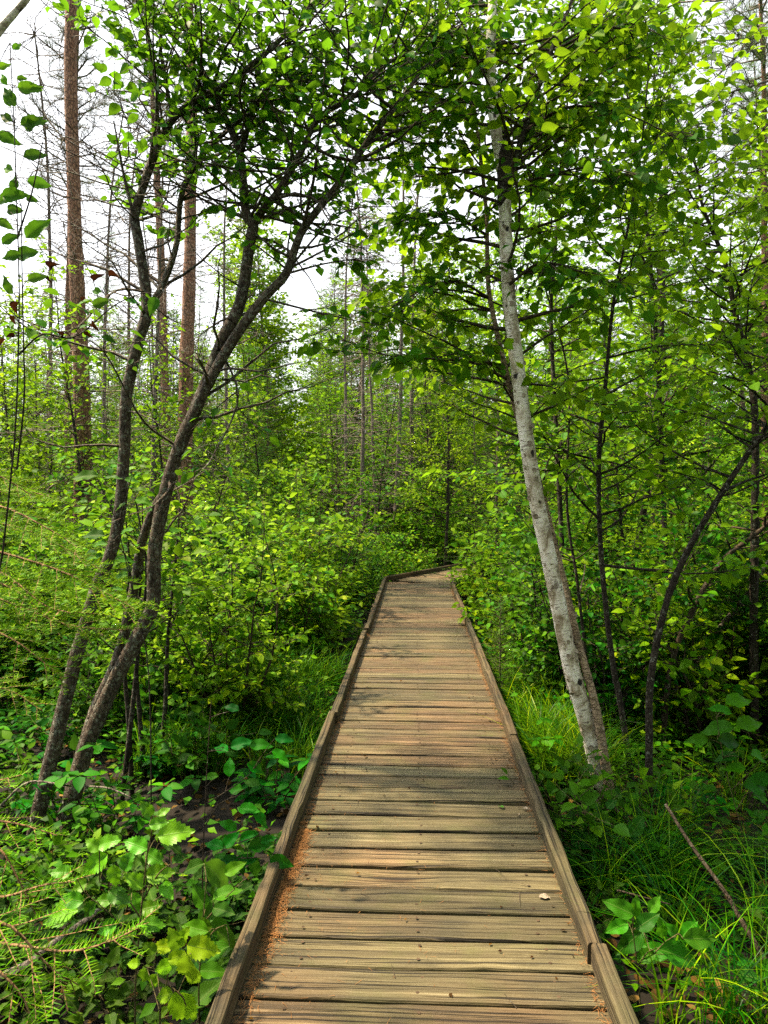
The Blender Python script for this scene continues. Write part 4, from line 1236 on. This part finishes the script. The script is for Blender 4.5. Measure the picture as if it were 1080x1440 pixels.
def build_undergrowth():
    rng = np.random.default_rng(9)
    for mat, n, y0, y1, h, z0 in (('dark', 26000, 1.2, 9, .30, .06), ('herb', 12000, 3.2, 9, .36, .065), ('dark', 30000, 8, 24, .6, .09), ('hazel', 26000, 8, 30, .8, .10)):
        y = y0 + (y1 - y0) * rng.random(n * 3) ** .8
        x = rng.uniform(-1, 1, n * 3) * (.6 * y + 1.5)
        d = np.array([walk_dist(a, b) for a, b in zip(x[:n * 2], y[:n * 2])])
        x, y = x[:n * 2][d > .70], y[:n * 2][d > .70]
        # grows in clumps
        c = np.sin(x * 2.3 + 1.3 * np.sin(y * 1.7)) * np.sin(y * 2.1 + 1.1 * np.sin(x * 1.9)) + rng.normal(0, .35, len(x))
        k = c > np.where(y < 3.2, .35, np.where(y < 4.5, .25, -.15))
        x, y = x[k][:n], y[k][:n]
        m = len(x)
        z = gz(x, y) + h * rng.random(m) ** 1.5 * (.6 + .4 * np.sin(x * 1.9 + y * 1.1))
        a = rng.uniform(0, 2 * PI, m)
        g = Geo()
        put(g, LEAF_LO, np.stack([x, y, z], 1), np.stack([np.cos(a), np.sin(a), rng.normal(-.1, .25, m)], 1), rng.normal(0, .4, (m, 3)) + [0, 0, 1], z0 * rng.uniform(.6, 1.2, m))
        tag(link('undergrowth', g.mesh('undergrowth', M[mat])), 'dense low mat of small leaves covering the forest floor', 'undergrowth', kind='stuff')
build_undergrowth()

def build_leaf_litter():
    rng = np.random.default_rng(19)
    g = Geo()
    n = 9000
    y = 1.2 + 8 * rng.random(n) ** 1.2
    x = rng.uniform(-1, 1, n) * (.6 * y + 1.2)
    k = np.abs(x) > .62
    x, y = x[k], y[k]
    m = len(x)
    a = rng.uniform(0, 2 * PI, m)
    P = np.stack([x, y, gz(x, y) + rng.uniform(.01, .03, m)], 1)
    put(g, LEAF_MID, P, np.stack([np.cos(a), np.sin(a), rng.normal(0, .2, m)], 1), rng.normal(0, .35, (m, 3)) + [0, 0, 1], rng.uniform(.025, .07, m), 0)
    tag(link('leaf_litter', g.mesh('leaf_litter', M['old_leaf'])), 'brown fallen leaves lying on the dark forest soil', 'leaf litter', kind='stuff')
build_leaf_litter()

def blades(rng, g, P, H, lean, wdt, seg=6, arch=1.0):
    n = len(P)
    az = rng.uniform(0, 2 * PI, n)
    D = np.stack([np.cos(az), np.sin(az)], 1) + lean
    h = H * rng.uniform(.55, 1.15, n)
    t = np.linspace(0, 1, seg + 1)
    sp = rng.uniform(.25, 1.0, n) * arch
    horiz = (t[None] ** 1.8) * (h * sp)[:, None]
    vert = (t[None] - .42 * sp[:, None] * t[None] ** 2.6) * h[:, None]
    C = np.zeros((n, seg + 1, 3))
    C[..., 0] = P[:, 0, None] + horiz * D[:, 0, None]
    C[..., 1] = P[:, 1, None] + horiz * D[:, 1, None]
    C[..., 2] = P[:, 2, None] + vert
    W = np.stack([-D[:, 1], D[:, 0], 0 * az], 1)
    W = nrm(W + rng.normal(0, .3, W.shape))
    hw = (wdt * rng.uniform(.6, 1.2, n))[:, None] * (1 - t[None] ** 2.2 * .95) * .5
    A, B = C - W[:, None] * hw[..., None], C + W[:, None] * hw[..., None]
    V = np.stack([A, B], 2).reshape(-1, 3)
    k = 2 * (seg + 1)
    base = (np.arange(n) * k)[:, None] + (np.arange(seg) * 2)[None]
    b = base.ravel()
    uv = np.zeros((len(V), 2))
    g.add(V, np.stack([b, b + 1, b + 3, b + 2], 1), uv)
def build_grass():
    rng = np.random.default_rng(14)
    def patch(n, x0, x1, y0, y1, H, wdt, lean, dmin=.66, arch=1.0, label=''):
        nt = n // 70
        cx, cy = rng.uniform(x0, x1, nt * 3), rng.uniform(y0, y1, nt * 3)
        k = [i for i in range(nt * 3) if walk_dist(cx[i], cy[i]) > dmin + .08][:nt]
        cx, cy = cx[k], cy[k]
        i = rng.integers(0, len(cx), n)
        x, y = cx[i] + rng.normal(0, .05, n), cy[i] + rng.normal(0, .05, n)
        P = np.stack([x, y, gz(x, y) - .01], 1)
        g = Geo()
        blades(rng, g, P, H, np.array(lean), wdt, 7, arch)
        tag(link('sedge_grass', g.mesh('sedge_grass', M['grass'])), label, 'grass', kind='stuff')
    patch(2600, .70, 1.15, 4.2, 6.8, .60, .0072, (-.15, -.1), label='long fine sedge arching beside the right curb and birch', arch=1.1)
    patch(900, .75, 1.9, 2.2, 3.5, .50, .0055, (-.1, -.1), label='dark arching sedge at the lower right among low leaves', arch=1.35)
    patch(3800, -1.9, -.64, 4.3, 7.6, .48, .0068, (.25, -.1), label='fresh fine grass leaning over the left curb')
    patch(1300, 1.2, 4.0, 2.8, 8, .52, .0066, (0, 0), label='scattered sedge under the saplings on the right', arch=1.2)
build_grass()

# ------------------------------------------------------------------ near plants that the picture shows leaf by leaf
def hand_leaf(rng, g, px, py, ln, ang, Y, T, mat=0, face=.6, upz=.75):
    """a leaf centred on a direction, about ln picture units long, pointing ang degrees (0 right, 90 up)"""
    c = at(px, py, Y)
    L = ln / 1000 * Y
    a = R(ang)
    d = nrm(np.array([math.cos(a), rng.normal(0, .28), math.sin(a)]))
    n = np.array([rng.normal(0, .2), -face + rng.normal(0, .18), upz])
    b = c - d * L / 2
    return b, d, n, L

def hand_plant(seed, name, label, cat, Y, stems, leaves, T, lmat, smat, r=.0035, group=None, face=.6, parts=(), upz=.75):
    """stems: paths of (px, py[, dY]); leaves: (px, py, length, angle[, dY])"""
    rng = np.random.default_rng(seed)
    root0 = at(*stems[0][0][:2], Y)
    root0[2] = gz(root0[0], root0[1]) - .02
    sg, lg = Geo(), Geo()
    SP = []
    for q, st in enumerate(stems):
        pts = [at(p[0], p[1], Y + (p[2] if len(p) > 2 else 0)) for p in st]
        if q == 0: pts = [root0] + pts
        P = smooth_path(pts, 20) if len(pts) > 2 else np.array(pts)
        SP.append(P)
        tube(sg, P - root0, np.linspace(r if q == 0 else r * .8, r * .4, len(P)), 6)
    A = np.concatenate(SP)
    for lf in leaves:
        b, d, n, L = hand_leaf(rng, lg, lf[0], lf[1], lf[2], lf[3], Y + (lf[4] if len(lf) > 4 else rng.normal(0, .05)), T, face=face, upz=upz)
        put(lg, T, [b - root0], [d], [n], [L])
        i = np.argmin(np.linalg.norm(A - (b - [0, 0, .02]), axis=1))
        tube(sg, smooth_path([A[i] - root0, (A[i] + b) / 2 - root0 + [0, 0, .006], b - root0], 6), np.linspace(.0016, .0009, 6), 4)
    return assemble(name, label, cat, [('stem', sg, smat), ('leaves', lg, lmat)] + list(parts), root0, group)

Z = lambda lst, ox=0, oy=960, k=2: [(ox + a / k, oy + b / k, c / k, *r_) for a, b, c, *r_ in lst]
# bright serrated seedling, lower left
hand_plant(61, 'birch_seedling', 'bright green seedling with large toothed leaves at lower left', 'seedling', 2.02,
    [[(190, 1400), (197, 1300), (206, 1210), (214, 1165), (212, 1142)], [(197, 1290), (175, 1260), (140, 1240)], [(199, 1270), (222, 1230), (240, 1215)], [(192, 1330), (160, 1290), (118, 1255)]],
    Z([(412, 355, 56, 120), (447, 395, 56, 10), (462, 362, 40, 35), (495, 422, 104, 8), (380, 455, 78, 160), (432, 492, 66, -20), (450, 537, 84, 12), (265, 512, 88, 215), (306, 449, 72, 25), (260, 455, 56, 140), (170, 533, 66, 170),
       (220, 578, 52, 200), (335, 602, 74, -15), (290, 612, 58, 180), (422, 632, 64, 20), (432, 680, 72, -5), (165, 655, 124, 195), (380, 555, 70, 140), (380, 620, 60, -60), (322, 545, 66, -80), (250, 640, 62, 230), (360, 500, 64, 70), (470, 585, 60, -30), (300, 690, 70, 200), (200, 610, 74, 170)]),
    LEAF_HI, M['seedling'], M['b_stem'], face=.9)
hand_plant(62, 'birch_seedling', 'yellow green seedling with jagged leaves at the bottom left of the curb', 'seedling', 1.98,
    [[(225, 1430), (232, 1395), (240, 1350), (243, 1325)], [(235, 1385), (255, 1400), (262, 1415)], [(240, 1350), (270, 1340), (285, 1335)], [(236, 1370), (215, 1362), (204, 1360)]],
    Z([(492, 722, 78, 110), (515, 712, 60, 60), (572, 747, 100, -8), (455, 742, 62, 170), (460, 800, 66, 200), (405, 825, 56, 250), (530, 812, 112, 265), (520, 915, 124, -62), (375, 790, 44, 180), (500, 770, 60, 20), (430, 840, 50, 240), (548, 830, 60, -60), (420, 745, 50, 150), (460, 880, 66, 200)]),
    LEAF_HI, M['yellow'], M['b_stem'], face=.9)
hand_plant(63, 'broadleaf_plant', 'darker plant with long pointed leaves between seedlings and left curb', 'plant', 2.1,
    [[(280, 1430), (280, 1380), (285, 1300), (290, 1240)], [(285, 1300), (310, 1270), (330, 1250)], [(283, 1340), (300, 1310), (318, 1300)]],
    Z([(585, 868, 120, 40), (618, 545, 130, -50), (590, 640, 90, 60), (628, 640, 80, 10), (620, 690, 90, -20), (540, 520, 80, 200), (640, 590, 90, 20), (560, 600, 80, 120), (600, 760, 100, 200), (545, 690, 90, 170), (660, 520, 70, 30), (600, 810, 90, 0), (640, 720, 80, -35), (575, 700, 80, -70)]),
    LEAF_HI_S, M['big'], M['b_stem'])
hand_plant(64, 'broadleaf_plant', 'leafy sprig whose lit leaf laps over the left curb', 'plant', 2.62,
    [[(285, 1270), (285, 1220), (290, 1100), (297, 985)], [(285, 1215), (330, 1208), (380, 1205)], [(287, 1200), (320, 1190), (365, 1175)], [(291, 1130), (330, 1105), (352, 1088)], [(289, 1160), (310, 1130), (345, 1115)]],
    Z([(792, 505, 74, -8, -.02), (735, 455, 76, 5), (690, 500, 72, 20), (680, 520, 50, -80), (718, 525, 60, -70), (640, 500, 64, 170), (700, 430, 60, 30), (650, 440, 64, 45), (600, 455, 66, 170), (645, 235, 60, 100), (700, 355, 70, 10), (735, 385, 70, -40), (660, 300, 60, 190), (590, 265, 50, 180), (755, 440, 50, 20), (640, 400, 60, 150), (610, 500, 70, 200),
       (620, 185, 60, 170), (680, 170, 70, 20), (735, 175, 70, 5), (720, 240, 60, -30), (800, 158, 56, 0), (790, 205, 60, -20), (650, 70, 50, 160)]),
    LEAF_HI_S, M['herb'], M['b_twig'])
# right: five leaflets, low
Zr = lambda lst: Z(lst, 540, 960)
hand_plant(65, 'five_leaf_plant', 'low plant with rosettes of long bright leaflets beside the right curb', 'plant', 2.35,
    [[(900, 1410), (895, 1350), (890, 1310)], [(897, 1370), (930, 1330), (955, 1312)], [(896, 1360), (910, 1340), (920, 1335)]],
    Zr([(660, 632, 92, 155), (706, 630, 64, 80), (742, 670, 84, 35), (762, 622, 60, 45), (655, 688, 74, 190), (690, 732, 104, 215), (760, 752, 84, 170), (835, 768, 124, -14), (812, 700, 72, 130), (862, 690, 72, 30), (892, 720, 100, 2), (780, 690, 60, 100), (730, 770, 70, 200)]),
    LEAF_HI_S, M['leaflet'], M['b_stem'], face=.9)
hand_plant(66, 'broadleaf_plant', 'small round leaved sprig at the lower right edge', 'plant', 2.45,
    [[(1040, 1420), (1038, 1370), (1030, 1345)], [(1039, 1380), (1060, 1370)]],
    Zr([(992, 772, 62, 100), (1030, 825, 66, 10), (985, 850, 44, 250), (1070, 800, 60, 60), (1010, 790, 40, 160), (1060, 850, 50, -30)]),
    LEAF_HI, M['big'], M['b_stem'])
hand_plant(67, 'broadleaf_plant', 'plant with two round pale leaves in the sedge near the birch foot', 'plant', 3.3,
    [[(880, 1240), (875, 1200), (870, 1180)], [(878, 1210), (840, 1190), (822, 1182)]],
    Zr([(712, 402, 66, 60), (560, 440, 78, 20), (640, 340, 40, 40)]), LEAF_HI, M['big'], M['b_stem'])
hand_plant(68, 'broadleaf_shrub', 'broad leaved shoot at the right edge below the leaning stems', 'plant', 3.4,
    [[(1050, 1260), (1045, 1180), (1020, 1080), (1005, 990)], [(1030, 1110), (1060, 1080), (1080, 1060)], [(1035, 1140), (1055, 1110), (1075, 1100)]],
    Zr([(935, 130, 92, 190), (1000, 50, 90, 10), (975, 165, 84, -10), (1030, 115, 90, 10), (1060, 210, 80, -20), (960, 210, 70, 190), (1050, 290, 90, -5), (1070, 270, 80, 20), (945, 75, 70, 160), (1065, 330, 70, -30), (1010, 210, 50, -60), (985, 240, 60, 180), (880, 160, 60, 180)]),
    LEAF_HI_S, M['herb'], M['b_stem'])

def build_blade_clump():
    rng = np.random.default_rng(71)
    p0 = at(950, 1440, 2.3)
    p0[2] = gz(p0[0], p0[1])
    n = 26
    g = Geo()
    blades(rng, g, rng.normal(0, .05, (n, 3)) * [1, 1, 0], .50, np.array([-.1, -.3]), .0075, 8, .8)
    o = link('grass_clump', g.mesh('grass_clump', M['yellow']))
    o.location = p0
    tag(o, 'clump of pale yellow green grass blades at the bottom right', 'grass')
build_blade_clump()

def stick(name, label, pts, r, mat, seed, cat='stick'):
    rng = np.random.default_rng(seed)
    P = px_path(pts, 16)
    g = Geo()
    tube(g, P - P[0], np.linspace(r, r * .65, 16) * rng.uniform(.9, 1.1, 16), 7, rough=.06, rng=rng, cap=True)
    o = link(name, g.mesh(name, mat))
    o.location = P[0]
    tag(o, label, cat)
stick('dead_stick', 'dead stick poking up slantwise from the sedge at the lower right', [(1085, 1365, 2.5), (1040, 1290, 2.6), (1020, 1255, 2.65), (970, 1185, 2.8), (936, 1131, 2.95)], .0095, M['b_twig'], 1)
stick('dead_stick', 'thin brown stick lying over the low leaves at the lower right', [(868, 1252, 2.6), (905, 1262, 2.6), (942, 1272, 2.65)], .004, M['b_twig'], 2)
stick('dead_stick', 'grey brown branch lying under the spruce spray at the bottom left', [(-10, 1380, 2.3), (40, 1355, 2.4), (70, 1330, 2.5), (140, 1280, 2.9)], .016, M['b_grey'], 3)
stick('dead_stick', 'pale dead twig lying across the alder feet', [(0, 1134, 3.4), (40, 1100, 3.5), (95, 1105, 3.5), (150, 1108, 3.5), (185, 1122, 3.5)], .006, M['b_grey'], 4)

# near conifers at the left edge: trunk just outside, boughs reach in
def edge_conifer(seed, name, label, tpx, tpy, Y, H, r0, boughs, mat, twsp, twl, nsp, nln, nwd, droop, flat=True, second=True):
    rng = np.random.default_rng(seed)
    b = at(tpx, tpy, Y)
    b[2] = gz(b[0], b[1]) - .03
    tr, wd, nd = Geo(), Geo(), Geo()
    P = smooth_path(stem_path(rng, H, (0, 0), 8, .02), 16)
    tube(tr, P, np.linspace(r0, .005, 16), 9, rough=.04, rng=rng)
    for pts in boughs:
        B = smooth_path([at(*p) for p in pts], 12) - b
        zz = min(max(B[0][2], .1), H * .95)
        p, _ = along(P, zz / H)
        tube(wd, smooth_path([p, (p + B[0]) / 2 + [0, 0, .03], B[0]], 5), [.009, .008, .007, .0065, .006], 5)
        bough(rng, wd, nd, B, .006, twsp, twl, nsp, nln, nwd, droop, second, flat)
    # the rest of the little tree, on its far sides
    h = .25
    a = 0
    while h < H * .97:
        for q in range(4):
            a += 1.57 + rng.normal(0, .2)
            if math.cos(a) > .25: continue
            p, _ = along(P, h / H)
            B = grow(rng, p, [math.cos(a), math.sin(a), .15], .7 * (1 - h / H) + .1, 6, .05)
            bough(rng, wd, nd, B, .006, twsp * 1.5, .4, nsp * 1.6, nln, nwd * 1.3, droop, False, flat)
        h += .16
    assemble(name, label, 'tree', [('trunk', tr, M['b_dark']), ('branches', wd, M['b_tan']), ('needles', nd, M[mat])], b)
edge_conifer(81, 'spruce_sapling', 'young spruce at the bottom left whose needled sprays reach into view', -190, 1500, 2.0, 1.5, .018,
    [[(-60, 1318, 1.85), (0, 1326, 1.8), (50, 1333, 1.78), (100, 1338, 1.76), (150, 1326, 1.75), (195, 1305, 1.75)],
     [(-60, 1345, 1.75), (-10, 1360, 1.7), (30, 1400, 1.68), (50, 1450, 1.66)],
     [(-50, 1110, 2.05), (-10, 1100, 2.0), (30, 1090, 1.98)],
     [(-60, 1180, 2.1), (-5, 1190, 2.05), (25, 1235, 2.02), (52, 1290, 2.0)],
     [(-30, 1150, 2.2), (30, 1160, 2.2), (80, 1175, 2.2)],
     [(-60, 1250, 2.0), (0, 1262, 1.97), (60, 1245, 1.95), (105, 1240, 1.95)],
     [(-60, 1300, 1.7), (10, 1300, 1.7), (70, 1360, 1.72), (110, 1385, 1.75)]], 'litfir', .052, .46, .0058, .026, .0036, .30, True, False)
edge_conifer(82, 'fir_tree', 'bright green fir at the left edge with flat feathery boughs', -190, 1150, 2.9, 3.2, .03,
    [[(-60, 700, 2.8), (10, 715, 2.75), (70, 745, 2.7), (115, 772, 2.7)], [(-60, 760, 2.8), (20, 782, 2.7), (90, 805, 2.65), (150, 835, 2.65), (185, 850, 2.65)],
     [(-60, 820, 2.75), (20, 850, 2.7), (100, 880, 2.7), (175, 886, 2.7)], [(-60, 730, 3.0), (20, 740, 3.05), (80, 765, 3.1), (140, 800, 3.15)], [(-60, 650, 3.0), (0, 670, 3.0), (50, 700, 3.0)],
     [(-60, 870, 2.8), (10, 895, 2.75), (60, 930, 2.7), (90, 955, 2.7)], [(-60, 780, 2.6), (10, 810, 2.5), (60, 850, 2.45), (100, 862, 2.4)], [(-60, 960, 2.9), (10, 970, 2.9), (60, 1000, 2.9)],
     [(-60, 800, 2.5), (20, 830, 2.45), (80, 880, 2.4)], [(-60, 690, 3.3), (30, 690, 3.3), (90, 705, 3.3)]], 'fir', .038, .42, .0056, .023, .0048, .04)

# a slim shrub close by on the left with large leaves, some yellow, some dead
hand_plant(91, 'broadleaf_sapling', 'slim sapling at the left edge with large leaves, green below and yellowish on top', 'sapling', 2.2,
    [[(-70, 1250), (-40, 1000), (0, 800), (12, 700), (22, 600), (26, 480), (27, 400), (24, 300), (20, 180), (14, 60)], [(24, 660), (34, 560), (33, 480), (31, 380), (30, 290)], [(25, 500), (60, 470), (105, 474), (160, 430), (200, 412)], [(26, 330), (45, 270), (60, 200)]],
    Z([(95, 342, 76, 20), (85, 247, 68, 10), (25, 270, 66, 120), (100, 435, 66, 20), (112, 515, 66, 0), (15, 330, 50, 150), (40, 515, 50, 90), (40, 548, 80, 0), (25, 390, 66, -20), (20, 475, 50, 160), (105, 640, 90, 40), (75, 712, 80, 0), (15, 630, 50, -30), (105, 780, 56, 20), (30, 720, 60, 190), (20, 800, 60, 120), (285, 850, 56, 20), (270, 818, 40, 170), (430, 860, 60, 260), (40, 590, 60, -10), (30, 670, 60, 30), (90, 560, 40, -20), (10, 560, 60, 200)], 0, 0),
    LEAF_HI_S, M['big'], M['b_dark'], r=.0042, face=.8, upz=-.05)
def extra_leaves(name, label, cat, Y, lst, T, mat, part_of):
    rng = np.random.default_rng(len(lst) * 7)
    o = next(q for q in bpy.data.objects if q.name.startswith(part_of) and q.get('category'))
    st = next(c for c in o.children if c.name.startswith('stem'))
    A = np.array([v.co for v in st.data.vertices])
    g, sg = Geo(), Geo()
    for lf in lst:
        b, d, n, L = hand_leaf(rng, g, lf[0], lf[1], lf[2] * (.62 if mat == M['dead'] else 1), lf[3], Y + rng.normal(0, .03), T, face=.9, upz=0)
        put(g, T, [b - np.array(o.location)], [d], [n], [L])
        bl = b - np.array(o.location)
        i = np.argmin(np.linalg.norm(A - bl, axis=1))
        tube(sg, smooth_path([A[i], (A[i] + bl) / 2 + [0, 0, .005], bl], 6), np.linspace(.0014, .0008, 6), 4)
    link(name, g.mesh(name, mat), o)['label'] = label
    link('leaf_stalks', sg.mesh('leaf_stalks', M['b_dark']), o)
extra_leaves('yellow_leaves', 'yellowing leaves at the top', 'leaf', 2.2, Z([(85, 247, 68, 10), (25, 272, 62, 100), (92, 345, 72, 20), (10, 185, 46, 40), (10, 222, 40, 120), (62, 220, 32, 0), (48, 130, 36, 60)], 0, 0), LEAF_HI_S, M['yellow'], 'broadleaf_sapling')
extra_leaves('dead_leaves', 'curled dark red dead leaves', 'leaf', 2.2, Z([(150, 745, 50, 70), (138, 785, 30, -80), (275, 780, 50, 40), (320, 775, 48, 20), (312, 765, 30, 110), (45, 865, 56, 240), (40, 900, 40, 260), (265, 918, 40, -40), (235, 840, 30, 60), (175, 942, 44, 200), (250, 940, 36, -60), (30, 945, 40, 180), (5, 960, 40, 60)], 0, 0), leaf_template(10, .6, 1.1, 1.6, cols=3), M['dead'], 'broadleaf_sapling')
# white birch branch crossing the upper left corner
stick('birch_branch', 'pale birch branch crossing the upper left corner', [(-60, 130, 3.0), (0, 42, 3.0), (28, 10, 3.0), (60, -30, 3.0), (110, -110, 3.05)], .017, M['b_birch'], 6, 'branch')

hand_plant(92, 'broadleaf_shrub', 'broad leaved shoot spreading between the two left alder stems', 'plant', 3.45,
    [[(210, 960), (190, 850), (165, 740), (140, 680), (120, 640)], [(190, 850), (180, 790), (160, 760)], [(165, 740), (180, 690), (185, 670)], [(140, 690), (110, 670), (60, 690)]],
    Z([(490, 120, 160, 178), (665, 40, 90, 10), (660, 130, 110, 10), (540, 465, 150, 175), (580, 520, 100, 20), (510, 575, 130, 190), (545, 595, 110, 185), (735, 610, 130, 0), (700, 705, 110, 185), (740, 440, 100, 30), (840, 270, 120, -10), (770, 145, 90, 0), (700, 300, 90, 200), (820, 200, 100, 10), (480, 270, 70, 170), (300, 150, 70, 30), (200, 90, 60, 150), (680, 780, 90, 10), (860, 330, 90, 190)], 0, 640, 4.15),
    LEAF_HI_S, M['big'], M['b_dark'], r=.004, face=.5)

def settle_labels():
    """where things would share a label, tell a few apart by how near they stand, more by their order from the left"""
    sets = {}
    for o in S.objects:
        if o.get('category') and o.get('label'): sets.setdefault(o['label'], []).append(o)
    words = {2: ('nearer one', 'farther one'), 3: ('nearest one', 'middle one', 'farthest one'), 4: ('nearest', 'second nearest', 'third nearest', 'farthest')}
    order = 'first second third fourth fifth sixth seventh eighth ninth tenth eleventh twelfth thirteenth fourteenth fifteenth sixteenth'.split()
    for lb, os_ in sets.items():
        if 4 < len(os_) <= 16 and min(o.location.y for o in os_) > 1.5:
            for o, w_ in zip(sorted(os_, key=lambda q: q.location.x / q.location.y), order): o['label'] = f'{lb}, {w_} from left'
        if len(os_) in words:
            for o, w_ in zip(sorted(os_, key=lambda q: q.location.y), words[len(os_)]): o['label'] = f'{lb}, {w_}'
settle_labels()
